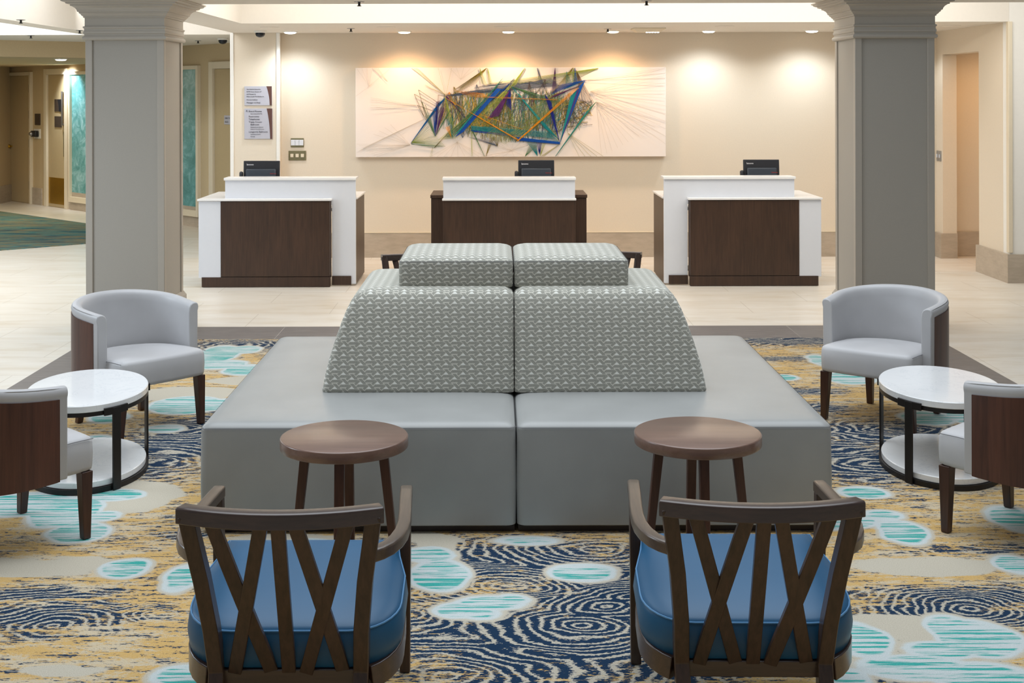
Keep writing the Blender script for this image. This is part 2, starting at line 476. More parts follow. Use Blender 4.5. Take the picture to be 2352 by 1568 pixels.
def door(idx, u0, u1, frame, top, label=None):
    t0, t1 = dt(u0), dt(u1)
    r = bpy.data.objects.new('door_%d' % idx, None); COL.objects.link(r); r['kind'] = 'structure'
    r.location = (DP.x, DP.y, 0); r.rotation_euler = (0,0,DANG)
    box_obj('door_leaf', (t0+0.004, t1-0.004, -0.012, 0.03, 0.012, top-0.004), 'doorpaint', r, 0.003)
    bm = bmesh.new()
    add_box(bm, t0-frame, t0, -0.05, 0.02, 0, top+frame); add_box(bm, t1, t1+frame, -0.05, 0.02, 0, top+frame); add_box(bm, t0, t1, -0.05, 0.02, top, top+frame)
    obj('door_frame', bm, 'trimcream', r, bevel=0.006)
    return r, t0, t1
rA, a0, a1 = door(1, 24, 72, 0.06, 2.23)
for z in (0.32, 1.05, 1.55, 2.0):
    box_obj('hinge', (a1-0.05, a1-0.012, -0.032, -0.011, z-0.07, z+0.07), 'brass', rA, 0.003)
bm = bmesh.new(); bmesh.ops.create_uvsphere(bm, u_segments=16, v_segments=10, radius=0.032, matrix=Matrix.Translation((a0+0.09, -0.065, 0.98)))
add_beam(bm, (a0+0.09,-0.012,0.98), (a0+0.09,-0.06,0.98), 0.022, 0.022); obj('knob', bm, 'goldbrass', rA, smooth=True)
rB, b0, b1 = door(2, 112, 153, 0.10, 2.23)
box_obj('kick_plate', (b0+0.03, b1-0.02, -0.018, -0.012, 0.06, 0.50), 'goldbrass', rB)
box_obj('push_plate', (b1-0.09, b1-0.05, -0.018, -0.012, 0.86, 1.28), 'brass', rB)
bm = bmesh.new(); tq = b1-0.07
add_beam(bm, (tq,-0.05,1.38), (tq,-0.05,1.95), 0.03, 0.02); add_beam(bm, (tq,-0.01,1.40), (tq,-0.05,1.40), 0.03, 0.02); add_beam(bm, (tq,-0.01,1.93), (tq,-0.05,1.93), 0.03, 0.02)
obj('pull_handle', bm, 'chrome', rB, bevel=0.003)
rC, c0, c1 = door(3, 494, 552, 0.10, 2.25)
def window(idx, u0, u1, zb, zt):
    t0, t1 = dt(u0), dt(u1)
    r = bpy.data.objects.new('window_%d' % idx, None); COL.objects.link(r); r['kind'] = 'structure'
    r.location = (DP.x, DP.y, 0); r.rotation_euler = (0,0,DANG)
    f = 0.055; bm = bmesh.new()
    add_box(bm, t0-f, t0, -0.06, 0.0, zb-0.09, zt+f); add_box(bm, t1, t1+f, -0.06, 0.0, zb-0.09, zt+f)
    add_box(bm, t0, t1, -0.06, 0.0, zt, zt+f); add_box(bm, t0, t1, -0.06, 0.0, zb-0.09, zb)
    obj('window_frame', bm, 'trimcream', r, bevel=0.004)
    box_obj('pane', (t0, t1, -0.016, -0.004, zb, zt), 'teal', r)
window(1, 167, 296, 0.22, 2.22)
window(2, 330, 457, 0.24, 2.25)
def dthing(name, label, cat, u0, u1, v0, v1, mat, dep=0.02, off=0.0, group=None):
    t0, t1 = dt(u0), dt(u1); um = (u0+u1)/2
    z1, z0 = dz(um, v0), dz(um, v1)
    p = DP+DD*((t0+t1)/2)
    r = thing(name, label, cat, (p.x, p.y, 0), DANG, group)
    h = (t1-t0)/2
    b = box_obj('plate', (-h, h, -dep-off, -off-0.0005, z0, z1), mat, r, 0.003)
    return r, h, z0, z1
r, h, z0, z1 = dthing('wall_sign', 'small dark wall sign above the black wall phone beside the far tan door', 'sign', 82, 93, 261, 287, 'signdark')
r, h, z0, z1 = dthing('wall_phone', 'black wall unit on a white plate beside the far tan door', 'phone', 80, 94, 296, 318, 'white')
bm = bmesh.new(); add_box(bm, -h*0.9, h*0.7, -0.09, -0.02, z0+0.03, z1-0.03); obj('handset', bm, 'blackplastic', r, bevel=0.015)
bm = bmesh.new(); bmesh.ops.create_uvsphere(bm, u_segments=12, v_segments=8, radius=0.04, matrix=Matrix.Translation((-h*0.4,-0.10,(z0+z1)/2))); obj('lens', bm, 'chrome', r, smooth=True)
r, h, z0, z1 = dthing('door_sign', 'upper dark sign on the door with the brass kick plate', 'sign', 128, 144, 228, 256, 'signdark', 0.012, 0.013)
bm = bmesh.new(); add_prism(bm, [(h*0.35, z0), (h*0.98, z0), (h*0.98, z1), (-h*0.05, z1), (h*0.25, z0+(z1-z0)*.5)], -0.001, 0.001)
bmesh.ops.transform(bm, matrix=Matrix.Translation((0,-0.027,0)) @ Matrix.Rotation(PI/2, 4, 'X'), verts=bm.verts); obj('curved_band', bm, 'blackplastic', r)
r, h, z0, z1 = dthing('door_sign', 'lower dark sign on the door with the brass kick plate', 'sign', 128, 144, 267, 292, 'signdark', 0.012, 0.013)
r, h, z0, z1 = dthing('door_sign', 'grey sign on the tan door beside the white sign pier', 'sign', 518, 545, 265, 286, 'signsilver', 0.012, 0.013)
lettering([('DIRECTOR', -h*0.85, z0+0.075, 0.034, -0.026)], 'letterdark', r); lettering([('SALES', -h*0.85, z0+0.025, 0.034, -0.026)], 'letterdark', r)

# far hall carpet
bm = bmesh.new(); add_prism(bm, [(-4.24,17.40), (-8.06,21.2), (-8.6,21.7), (-8.6,13.75)], 0.0, 0.006)
tag(obj('hall_carpet', bm, 'hallcarpet'), 'teal and tan streaked carpet in the far left hall', 'carpet')

# ================================================================== seating area carpet + dark tile border
CX0, CX1, CY0, CY1 = -2.66, 2.87, 2.6, 10.10
BX0, BX1, BY1 = -3.16, 3.38, 10.64
bm = bmesh.new()
add_box(bm, BX0, BX1, CY1, BY1, 0, 0.003); add_box(bm, BX0, CX0, CY0, CY1, 0, 0.003); add_box(bm, CX1, BX1, CY0, CY1, 0, 0.003)
struct(obj('trim_5', bm, 'darktile'))
bm = bmesh.new()
for k in range(6): add_box(bm, -3.1+0.35+k*1.02, -3.1+0.356+k*1.02, CY1+0.002, BY1, 0.003, 0.0036)
for k in range(7):
    add_box(bm, BX0, CX0-0.002, 3.2+k*1.02, 3.206+k*1.02, 0.003, 0.0036); add_box(bm, CX1+0.002, BX1, 3.2+k*1.02, 3.206+k*1.02, 0.003, 0.0036)
struct(obj('trim_6', bm, plain('pale_grout', srgb(150,145,140), 0.8)))

def carpet():
    step = 0.014
    xs = np.arange(CX0, CX1+1e-6, step); ys = np.arange(CY0, CY1+step, step); ys[-1] = CY1; xs[-1] = CX1
    X, Y = np.meshgrid(xs, ys)
    rng = np.random.RandomState(3)
    def smooth_noise(fx, fy, seed, octs=2):
        r = np.random.RandomState(seed); out = np.zeros_like(X); amp = 1.0
        for o in range(octs):
            for k in range(6):
                a = r.uniform(-1,1,2); ph = r.uniform(0, 2*PI)
                out += amp*np.sin(2*PI*(fx*a[0]*X+fy*a[1]*Y)*(2**o)+ph)/6
            amp *= 0.5
        return out
    wob = smooth_noise(2.2, 4.5, 11, 3)
    wob2 = smooth_noise(3.0, 6.0, 12, 3)
    def pix(u, v):
        p = onz(u, v); return p.x, p.y
    def ell(u, v, hu, hv, tilt=0.0):
        x, y = pix(u, v); xa, _ = pix(u+hu, v); _, yb = pix(u, v-hv); _, yc = pix(u, v+hv)
        rx = abs(xa-x); ry = abs(yb-yc)/2
        dx, dy = X-x, Y-(yb+yc)/2
        c, s = math.cos(tilt), math.sin(tilt)
        ex, ey = (dx*c+dy*s)/rx, (-dx*s+dy*c)/ry
        return np.sqrt(ex*ex+ey*ey), min(rx, ry)
    teal = [(265,1138,80,16),(60,1160,120,30),(150,1178,90,38),(235,1187,48,14),(180,1225,78,26),(110,1205,45,12),(287,1308,66,24),(420,1330,52,36),
            (425,1556,90,30),(500,815,55,22),(560,804,45,10),(505,838,70,12),(560,850,52,14),(430,932,95,22),(500,930,40,16),(380,986,50,10),(250,960,50,14),(225,1010,40,10),
            (1205,1243,82,12),(985,1275,70,20),(1010,1325,78,40),(1340,1317,88,24),(1050,1405,60,22),(1120,1388,95,20),(1180,1378,50,14),(1100,1410,70,18),
            (1985,1133,66,15),(2030,1186,56,14),(1960,1195,60,24),(1900,1205,50,16),(2075,1224,66,32),(2335,1195,68,34),(2335,1298,62,26),
            (2190,1450,70,40),(2250,1470,110,48),(2160,1495,110,24),(2100,1535,150,34),(2250,1555,140,36),(1985,1475,75,48),(1950,1560,60,30),
            (1952,870,64,15),(1885,829,30,15),(1800,868,40,8),(2130,962,66,18),(2230,960,60,20),(1500,1245,40,10),(700,1250,70,14),(560,1260,60,16),(1700,1262,70,16),(640,1500,90,30),(1600,1480,100,30)]
    T = np.full_like(X, 3.0)
    for e in teal:
        d, r = ell(*e[:4]); T = np.minimum(T, (d-1.0)*r/0.06)
    T = T+0.12+0.22*wob2
    cream = [(110,1303,170,22),(520,1310,80,20),(2110,1303,190,24),(640,1240,120,14),(420,905,120,16),(250,1145,160,40),(560,875,80,10),(1000,1250,60,20),(1760,1245,90,14),(150,1545,60,10),(2060,1440,110,30),(960,1235,60,14)]
    CR = np.full_like(X, 3.0)
    for e in cream:
        d, r = ell(*e); CR = np.minimum(CR, (d-1.0)*r/0.06)
    CR = CR+0.8*wob
    navy = [(1240,1480,330,120,0.86),(1160,1290,330,50,0.75),(1420,1380,200,90,0.9),(1000,1450,150,60,0.7),(60,1420,170,26,0.95),(80,1365,200,14,0.7),(180,1405,170,26,0.6),(60,1465,110,10,0.6),
            (2220,1372,230,22,0.7),(2150,1410,160,26,1.0),(2330,1420,110,20,0.8),(2060,1490,60,30,0.7),(2000,1545,70,20,0.7),
            (390,1030,110,70,0.95),(470,985,100,26,1.0),(520,940,80,14,0.9),(430,905,60,10,0.7),(1985,1000,90,30,1.0),(1965,1060,100,55,0.95),(2150,1010,140,40,0.9),
            (1830,783,140,10,1.1),(560,793,150,12,0.9),(200,1085,200,20,0.5),(2330,1090,120,24,0.5),(1820,825,120,6,0.6),(1850,900,90,8,0.7),(1890,940,60,14,0.7),(2270,1265,180,12,0.5),(150,1240,160,10,0.35),
            (640,1330,180,50,0.6),(1650,1330,180,50,0.7),(700,1500,160,60,0.5),(1560,1540,160,40,0.8),(1500,1290,120,40,0.6),(430,1230,80,10,.6)]
    NV = np.zeros_like(X)
    for u, v, hu, hv, a in navy:
        d, r = ell(u, v, hu, hv); NV = np.maximum(NV, a*np.exp(-(d**2)*0.9))
    rings = [(1392,1396,1),(1165,1347,1),(1380,1262,1.3),(1015,1556,1.5),(1450,1370,.8),(1330,1440,1.2),(380,1412,.8),(330,1065,2.2),(400,985,1.8),(2010,1065,2.2),(2060,985,1.8),(540,793,1.6),(1830,800,1.6),(2230,1400,1),(120,1440,1.2),(640,1350,1.3),(1650,1360,1.3)]
    R = np.full_like(X, 9.0)
    for u, v, k in rings:
        x, y = pix(u, v)
        d = np.sqrt(((X-x)/1.5)**2+((Y-y)*1.05)**2)/k
        R = np.where(d < R, d, R)
    R = R+0.030*wob+0.010*wob2
    ny, nx = X.shape
    verts = np.stack([X, Y, np.full_like(X, 0.004)], -1).reshape(-1, 3)
    idx = np.arange(nx*ny).reshape(ny, nx)
    quads = np.stack([idx[:-1,:-1], idx[:-1,1:], idx[1:,1:], idx[1:,:-1]], -1).reshape(-1, 4)
    me = bpy.data.meshes.new('carpet')
    # skirt so the pile has an edge
    nb = len(verts); border = list(idx[0,:])+list(idx[1:,-1])+list(idx[-1,-2::-1])+list(idx[-2:0:-1,0])
    low = verts[border].copy(); low[:,2] = 0.0
    allv = np.concatenate([verts, low]); m = len(border)
    sk = [(border[i], nb+i, nb+(i+1) % m, border[(i+1) % m]) for i in range(m)]
    me.from_pydata(allv.tolist(), [], quads.tolist()+sk)
    for nm, arr in (('teal', T), ('cream', CR), ('navy', NV), ('ring', R)):
        at_ = me.attributes.new(nm, 'FLOAT', 'POINT')
        full = np.concatenate([arr.reshape(-1), arr.reshape(-1)[border]]).astype(np.float32)
        at_.data.foreach_set('value', full)
    me.update()
    m_, nt, b = new_mat('patterned_carpet')
    def A(nm):
        a = N(nt, 'ShaderNodeAttribute'); a.attribute_name = nm; return a.outputs['Fac']
    st = COORD(nt, 'Object', (1.0,5.0,1))
    streak = NOISE(nt, st, 8.5, 8, 0.75)
    fine = NOISE(nt, COORD(nt, 'Object', (1,2.4,1)), 60, 3, 0.7)
    pile = NOISE(nt, COORD(nt), 260, 2, 0.7)
    stripes = NOISE(nt, COORD(nt, 'Object', (0.35,9,1)), 5.5, 5, 0.7)
    blotch = NOISE(nt, COORD(nt, 'Object', (1,2.6,1)), 1.6, 3, 0.5)
    nav, rg = A('navy'), A('ring')
    # dyed amount of navy
    q = M_(nt, 'ADD', M_(nt, 'MULTIPLY', M_(nt, 'SUBTRACT', streak, 0.5), 3.8), M_(nt, 'MULTIPLY', M_(nt, 'SUBTRACT', fine, 0.5), 1.6))
    q = M_(nt, 'ADD', q, M_(nt, 'MULTIPLY', nav, 1.05))
    q = M_(nt, 'ADD', q, M_(nt, 'MULTIPLY', M_(nt, 'SUBTRACT', blotch, 0.5), 0.5))
    fn = SMOOTH(nt, q, 0.24, 0.30)
    # ring lines of pale yarn inside the navy areas
    ph = M_(nt, 'FRACT', M_(nt, 'MULTIPLY', M_(nt, 'ADD', rg, M_(nt, 'MULTIPLY', M_(nt, 'SUBTRACT', fine, 0.5), 0.028)), 38.0))
    ln = M_(nt, 'LESS_THAN', M_(nt, 'ABSOLUTE', M_(nt, 'SUBTRACT', ph, 0.5)), 0.165)
    rmask = M_(nt, 'MULTIPLY', SMOOTH(nt, M_(nt, 'ADD', nav, M_(nt, 'MULTIPLY', M_(nt, 'SUBTRACT', blotch, 0.5), 1.2)), -0.1, 0.3), M_(nt, 'SUBTRACT', 1.0, SMOOTH(nt, rg, 0.62, 0.85)))
    ln = M_(nt, 'MULTIPLY', ln, rmask)
    yel = RAMP(nt, pile, [(0.3, srgb(182,144,84)), (0.5, srgb(202,166,102)), (0.7, srgb(212,180,122))])
    tanmix = SMOOTH(nt, M_(nt, 'ADD', NOISE(nt, COORD(nt, 'Object', (1,4,1)), 3.3, 5, 0.65), M_(nt, 'MULTIPLY', M_(nt, 'SUBTRACT', fine, 0.5), 0.5)), 0.48, 0.56)
    beige = RAMP(nt, pile, [(0.3, srgb(186,172,146)), (0.7, srgb(210,198,174))])
    basec = MIX(nt, M_(nt, 'MULTIPLY', tanmix, 0.85), yel, beige)
    crm = M_(nt, 'SUBTRACT', 1.0, SMOOTH(nt, M_(nt, 'ADD', A('cream'), M_(nt, 'MULTIPLY', M_(nt, 'SUBTRACT', fine, 0.5), 0.6)), -0.1, 0.15))
    creamc = RAMP(nt, pile, [(0.3, srgb(176,167,148)), (0.7, srgb(204,197,181))])
    navc = RAMP(nt, pile, [(0.3, srgb(3,34,58)), (0.7, srgb(10,50,82))])
    c = MIX(nt, fn, basec, navc)
    c = MIX(nt, M_(nt, 'MULTIPLY', ln, M_(nt, 'MULTIPLY_ADD', fn, 0.5, 0.4)), c, creamc)
    c = MIX(nt, crm, c, creamc)
    tl = M_(nt, 'ADD', A('teal'), M_(nt, 'MULTIPLY', M_(nt, 'SUBTRACT', fine, 0.5), 0.25))
    halo = M_(nt, 'SUBTRACT', 1.0, SMOOTH(nt, tl, 0.12, 0.32))
    c = MIX(nt, halo, c, creamc)
    core = M_(nt, 'SUBTRACT', 1.0, SMOOTH(nt, tl, -0.15, 0.10))
    inner = M_(nt, 'SUBTRACT', 1.0, SMOOTH(nt, tl, -0.45, -0.25))
    pale = RAMP(nt, pile, [(0.3, srgb(180,190,190)), (0.7, srgb(206,213,212))])
    c = MIX(nt, core, c, pale)
    sf = M_(nt, 'MULTIPLY', SMOOTH(nt, stripes, 0.495, 0.54), inner)
    tealc = RAMP(nt, pile, [(0.3, srgb(36,146,138)), (0.7, srgb(72,178,168))])
    c = MIX(nt, sf, c, tealc)
    nt.links.new(c, b.inputs['Base Color'])
    b.inputs['Roughness'].default_value = 0.95; b.inputs['Specular IOR Level'].default_value = 0.08
    b.inputs['Sheen Weight'].default_value = 0.1
    BUMP(nt, b, pile, 0.25, 0.004)
    me.materials.append(m_)
    o = bpy.data.objects.new('carpet', me); COL.objects.link(o)
    tag(o, 'large yellow, navy and teal patterned carpet under the seating', 'carpet')
carpet()

# ================================================================== COLUMNS
def column(x0, x1, y0, y1, label):
    cx, cy = (x0+x1)/2, (y0+y1)/2; hx, hy = (x1-x0)/2, (y1-y0)/2
    t = thing('column', label, 'column', (cx, cy, 0), 0)
    box_obj('shaft', (-hx+0.012, hx-0.012, -hy+0.012, hy-0.012, 0.004, 2.36), 'colpaint', t)
    s = 0.055
    for sx in (-1, 1):
        for sy in (-1, 1):
            bm = bmesh.new()
            xa, xb = sorted((sx*hx, sx*(hx-s))); ya, yb = sorted((sy*hy, sy*(hy-s)))
            add_box(bm, xa, xb, ya, yb, 0.26, 2.34)
            obj('corner_strip', bm, 'colmould', t, bevel=0.004)
    # base
    prof = [(0.022,0.0045),(0.022,0.235),(0.012,0.25),(0.004,0.265)]
    add = bmesh.new(); add_ring_loft(add, [[((hx+e)*a, (hy+e)*b, z) for a, b in ((-1,-1),(1,-1),(1,1),(-1,1))] for e, z in prof])
    obj('base', add, 'colmould', t)
    P = [(0.0,2.322),(0.010,2.324),(0.017,2.330),(0.020,2.340),(0.017,2.350),(0.010,2.356),(0.005,2.358),(0.006,2.372),(0.012,2.376),(0.012,2.392),(0.008,2.396),(0.006,2.412),(0.014,2.420),(0.014,2.430),(0.003,2.434),
         (0.003,2.498),(0.012,2.500),(0.012,2.510),(0.020,2.514),(0.028,2.526),(0.038,2.534),(0.038,2.542),(0.048,2.545),(0.052,2.560),(0.062,2.574),(0.078,2.585),(0.090,2.588),(0.090,2.598),(0.104,2.601),(0.118,2.606),(0.118,2.614),(0.134,2.618),(0.146,2.624),(0.146,2.631),(0.160,2.635),(0.160,2.645)]
    bm = bmesh.new(); add_ring_loft(bm, [[((hx+e)*a, (hy+e)*b, z) for a, b in ((-1,-1),(1,-1),(1,1),(-1,1))] for e, z in P])
    o = obj('capital', bm, 'colmould', t)
column(-3.229, -2.61, 10.25, 10.86, 'square beige column at left, behind the tub chair near the sign pier')
column(2.812, 3.437, 10.25, 10.86, 'square beige column at right, behind the tub chair near the doorway alcove')

# ================================================================== BANQUETTE
def banquette():
    t = thing('banquette', 'large grey leather island banquette with patterned centre backrest', 'sofa', (0.08, 6.65, 0.0060))
    hx, hy, top = 1.362, 1.03, 0.474
    for s in (-1, 1):
        xa, xb = sorted((s*0.002, s*hx))
        # seat base: tall upholstered block with soft edges
        bm = bmesh.new()
        cx = (xa+xb)/2; w = (xb-xa)/2
        prof = [(0.010,0.030),(0.0,0.036),(-0.003,0.20),(0.0,0.44),(0.002,0.452),(0.006,0.458),(0.016,0.466),(0.030,0.472),(0.06,0.476),(0.20,0.480)]
        rings = []
        for e, z in prof:
            rr = 0.035 if e < 0.05 else 0.03
            rings.append([(cx+x, y, z) for x, y in roundrect(w-e, hy-e, rr, 5)])
        add_ring_loft(bm, rings)
        sb = obj('seat_base', bm, 'ottleather', t, smooth=True, angle=50)
        bm = bmesh.new(); add_ring_loft(bm, [[(cx+x, y, 0.4515) for x, y in roundrect(w+0.0015, hy+0.0015, 0.035, 5)], [(cx+x, y, 0.4545) for x, y in roundrect(w+0.0005, hy+0.0005, 0.035, 5)]], cap=False)
        obj('seam', bm, 'seam', sb)
        box_obj('plinth', (xa+0.03*(s < 0)+0.006, xb-0.03*(s > 0)-0.006, -hy+0.035, hy-0.035, 0.0, 0.031), 'plinth', t)
        # backrest: tapering block, sheer at the centre seam, curved at its outer side
        P = [(0.478,0.908,0.468),(0.486,0.912,0.472),(0.50,0.910,0.471),(0.56,0.899,0.464),(0.64,0.878,0.454),(0.72,0.854,0.443),(0.80,0.826,0.430),(0.86,0.802,0.418),(0.90,0.782,0.406),(0.925,0.766,0.394),(0.942,0.748,0.380),(0.953,0.722,0.358),(0.959,0.68,0.325),(0.961,0.60,0.27),(0.962,0.4,0.2)]
        bm = bmesh.new(); rings = []
        for z, ox, oy in P:
            inn = 0.0015+(max(0, z-0.925)/0.036)**2*0.05 if z < 0.9605 else (0.09 if z < 0.9615 else 0.20)
            ring = []
            x_in, x_out = inn, ox
            hw = (x_out-x_in)/2; c = (x_out+x_in)/2
            r = min(0.028, hw*0.3)
            ring = [(s*(c+x), y, z) for x, y in roundrect(hw, oy, r, 4)]
            rings.append(ring)
        add_ring_loft(bm, rings)
        o = obj('backrest', bm, 'weave', t, smooth=True, angle=60); boxuv(o)
        # headrest bolster
        bm = bmesh.new(); rings = []
        for z, e in ((0.950,0.010),(0.955,0.003),(0.97,0.0),(1.066,0.0),(1.076,0.001),(1.084,0.008),(1.093,0.024),(1.101,0.052),(1.106,0.10),(1.108,0.17)):
            hw = (0.558-0.003)/2-e; c = (0.558+0.003)/2
            rings.append([(s*(c+x), y, z) for x, y in roundrect(hw, 0.315-e, 0.022, 4)])
        add_ring_loft(bm, rings)
        o = obj('headrest', bm, 'weave', t, smooth=True, angle=50); boxuv(o)
        bm = bmesh.new(); c = (0.558+0.003)/2; hw = (0.558-0.003)/2+0.001
        add_ring_loft(bm, [[(s*(c+x), y, 1.0755) for x, y in roundrect(hw, 0.316, 0.022, 4)], [(s*(c+x), y, 1.0785) for x, y in roundrect(hw, 0.316, 0.022, 4)]], cap=False)
        obj('seam', bm, 'seam', o)
banquette()

# ================================================================== X-BACK ARMCHAIR (faces +y)
def xchair(loc, rz, label, group):
    t = thing('armchair', label, 'chair', loc, rz, group)
    # local frame: y=0 is the line of the front legs' feet, the back is at negative y
    # front legs up to the arms
    for s in (-1, 1):
        bm = bmesh.new(); add_leg(bm, (s*0.302,-0.005,0.0), (s*0.307,-0.018,0.572), 0.034, 0.036, 0.034, 0.036)
        obj('front_leg', bm, 'chairwood', t, bevel=0.003)
    def back_pt(x, z):
        """point on the raked, bowed back"""
        k = (z-0.22)/(0.736-0.22)
        y = -0.500-0.150*k
        bow = 0.062*(1-(x/0.28)**2)*max(0, min(1, k*0.9+0.1))
        return Vector((x, y-bow+0.012, z))
    # rear legs / uprights
    for s in (-1, 1):
        bm = bmesh.new()
        path = [(s*0.205,-0.560,0.0), (s*0.205,-0.5595,0.02), (s*0.206,-0.530,0.12), back_pt(s*0.210, 0.22), back_pt(s*0.216,0.36), back_pt(s*0.232,0.52), back_pt(s*0.252,0.65), back_pt(s*0.262,0.722)]
        sweep(bm, path, [(-0.022,-0.024),(0.022,-0.024),(0.022,0.024),(-0.022,0.024)], up=(0,1,0))
        obj('upright', bm, 'chairwood', t, bevel=0.003)
    # crest rail
    bm = bmesh.new(); path = []
    for i in range(17):
        x = -0.282+0.564*i/16
        p = back_pt(x, 0.718); path.append(p)
    sweep(bm, path, [(-0.026,-0.022),(0.026,-0.022),(0.026,0.019),(0.020,0.024),(-0.020,0.024),(-0.026,0.019)])
    obj('crest_rail', bm, 'chairrail', t, bevel=0.003, angle=50)
    # rear lower rail
    bm = bmesh.new(); path = [back_pt(-0.20+0.40*i/10, 0.200) for i in range(11)]
    sweep(bm, path, [(-0.016,-0.026),(0.016,-0.026),(0.016,0.022),(-0.016,0.022)])
    obj('lower_rail', bm, 'chairrail', t, bevel=0.003)
    # crossed slats
    for (xt, xb, off) in ((-0.190,-0.050,0.006), (-0.047,-0.158,-0.006), (0.0,0.0,0.0), (0.047,0.158,0.006), (0.190,0.050,-0.006)):
        bm = bmesh.new(); path = []
        for i in range(9):
            k = i/8; z = 0.212+0.492*k; x = xb+(xt-xb)*k
            p = back_pt(x, z); p.y += off*0.25; path.append(p)
        d = Vector((xt-xb, 0, 0.492)).normalized()
        sweep(bm, path, [(-0.020,-0.010),(0.020,-0.010),(0.020,0.010),(-0.020,0.010)], up=(0,1,0))
        obj('slat', bm, 'chairwood', t, bevel=0.002)
    # arms, level, sweeping in to the uprights
    for s in (-1, 1):
        bm = bmesh.new()
        path = [(s*0.308,0.004,0.590), (s*0.311,-0.06,0.592), (s*0.316,-0.16,0.593), (s*0.322,-0.26,0.593), (s*0.325,-0.35,0.592), (s*0.322,-0.42,0.591), (s*0.311,-0.48,0.590), (s*0.293,-0.53,0.589), (s*0.270,-0.565,0.588), (s*0.243,-0.590,0.587)]
        sweep(bm, path, [(-0.020,-0.020),(0.020,-0.020),(0.020,0.012),(0.014,0.016),(-0.014,0.016),(-0.020,0.012)])
        obj('arm', bm, 'chairarm', t, bevel=0.003, angle=50)
    # seat frame: U shaped rail
    def plan(hw_f, hw_m, yf, yb, rr, n=9):
        pts = [(-hw_f, yf), (-hw_f-0.3*(hw_m-hw_f), yf-0.1), (-hw_m, yf-0.22)]
        for i in range(n):
            a = PI+ (PI/2)*i/(n-1); pts.append((-hw_m+rr+rr*math.cos(a), yb+rr+rr*math.sin(a)))
        pts += [(-x, y) for x, y in reversed(pts)]
        return pts
    half = [q for q in plan(0.285, 0.309, -0.022, -0.515, 0.17) if q[0] < -0.205][:11]
    for sg in (-1, 1):
        bm = bmesh.new()
        sweep(bm, [(-sg*x, y, 0.186+0.105*(y+0.53)/0.5) for x, y in half], [(-0.014,-0.034),(0.014,-0.034),(0.014,0.034),(-0.014,0.034)])
        obj('side_rail', bm, 'chairrail', t, bevel=0.003, angle=50)
    bm = bmesh.new(); add_box(bm, -0.29, 0.29, -0.03, -0.004, 0.26, 0.325)
    obj('front_rail', bm, 'chairrail', t, bevel=0.003)
    # cushion
    bm = bmesh.new(); rings = []
    def ring(e, z, tilt=1.0):
        p = plan(0.284, 0.321, 0.022, -0.498, 0.15)
        kx, ky = 1-e/0.30, 1-e/0.27
        p = [(x*kx, -0.25+(y+0.25)*ky) for x, y in p]
        return [(x, y, z+0.085*(y+0.50)/0.5*tilt-0.085) for x, y in p]
    for e, z in ((0.04,0.298),(0.014,0.302),(0.002,0.312),(-0.005,0.360),(0.0,0.402),(0.005,0.416),(0.016,0.424),(0.045,0.432),(0.10,0.439),(0.18,0.443),(0.24,0.444)):
        rings.append(ring(e, z))
    add_ring_loft(bm, rings, fan=True)
    cu = obj('cushion', bm, 'blueleather', t, smooth=True, angle=60)
    bm = bmesh.new(); a = ring(0.004, 0.4150); path = [Vector(p) for p in a]
    sweep(bm, path, [(0.003*math.cos(q*PI/3), 0.003*math.sin(q*PI/3)) for q in range(6)], closed=True)
    obj('welt', bm, 'blueseam', cu, smooth=True)
    return t
G = 'x-back armchairs facing the banquette'
ch = xchair((-0.608, 4.295, 0.0060), 0, 'dark wood armchair with blue cushion in the left foreground, crossed slats towards the viewer', G)
dup(ch, (0.760, 4.345, 0.0060), -0.02, 'dark wood armchair with blue cushion in the right foreground, crossed slats towards the viewer', G)
dup(ch, (-0.545, 8.72, 0.0060), PI, 'dark armchair behind the banquette, its corner showing left of the left headrest', G)
dup(ch, (0.762, 8.83, 0.0060), PI, 'dark armchair behind the banquette, its corner showing right of the right headrest', G)

# ================================================================== WALNUT DRINK TABLES
def drink_table(loc, rz, label, group):
    t = thing('side_table', label, 'table', loc, rz, group)
    bm = bmesh.new(); r = 0.253
    add_lathe(bm, [(r-0.004,0.494),(r-0.001,0.496),(r,0.500),(r,0.5335),(r-0.002,0.537),(r-0.006,0.5385)], n=96)
    obj('table_top', bm, 'stooltop', t, smooth=True, angle=40)
    for k in range(4):
        a = k*PI/2
        c, s = math.cos(a), math.sin(a)
        bm = bmesh.new(); add_leg(bm, (c*0.205, s*0.205, 0.0), (c*0.152, s*0.152, 0.495), 0.028, 0.036, 0.038, 0.038, a)
        obj('leg', bm, 'stoolleg', t, bevel=0.003)
    return t
G = 'walnut drink tables in front of the banquette'
dtb = drink_table((-0.608, 5.18, 0.0060), 0, 'round brown wood side table at left, before the foreground armchair and banquette', G)
dup(dtb, (0.800, 5.225, 0.0060), 0.0, 'round brown wood side table at right, before the foreground armchair and banquette', G)

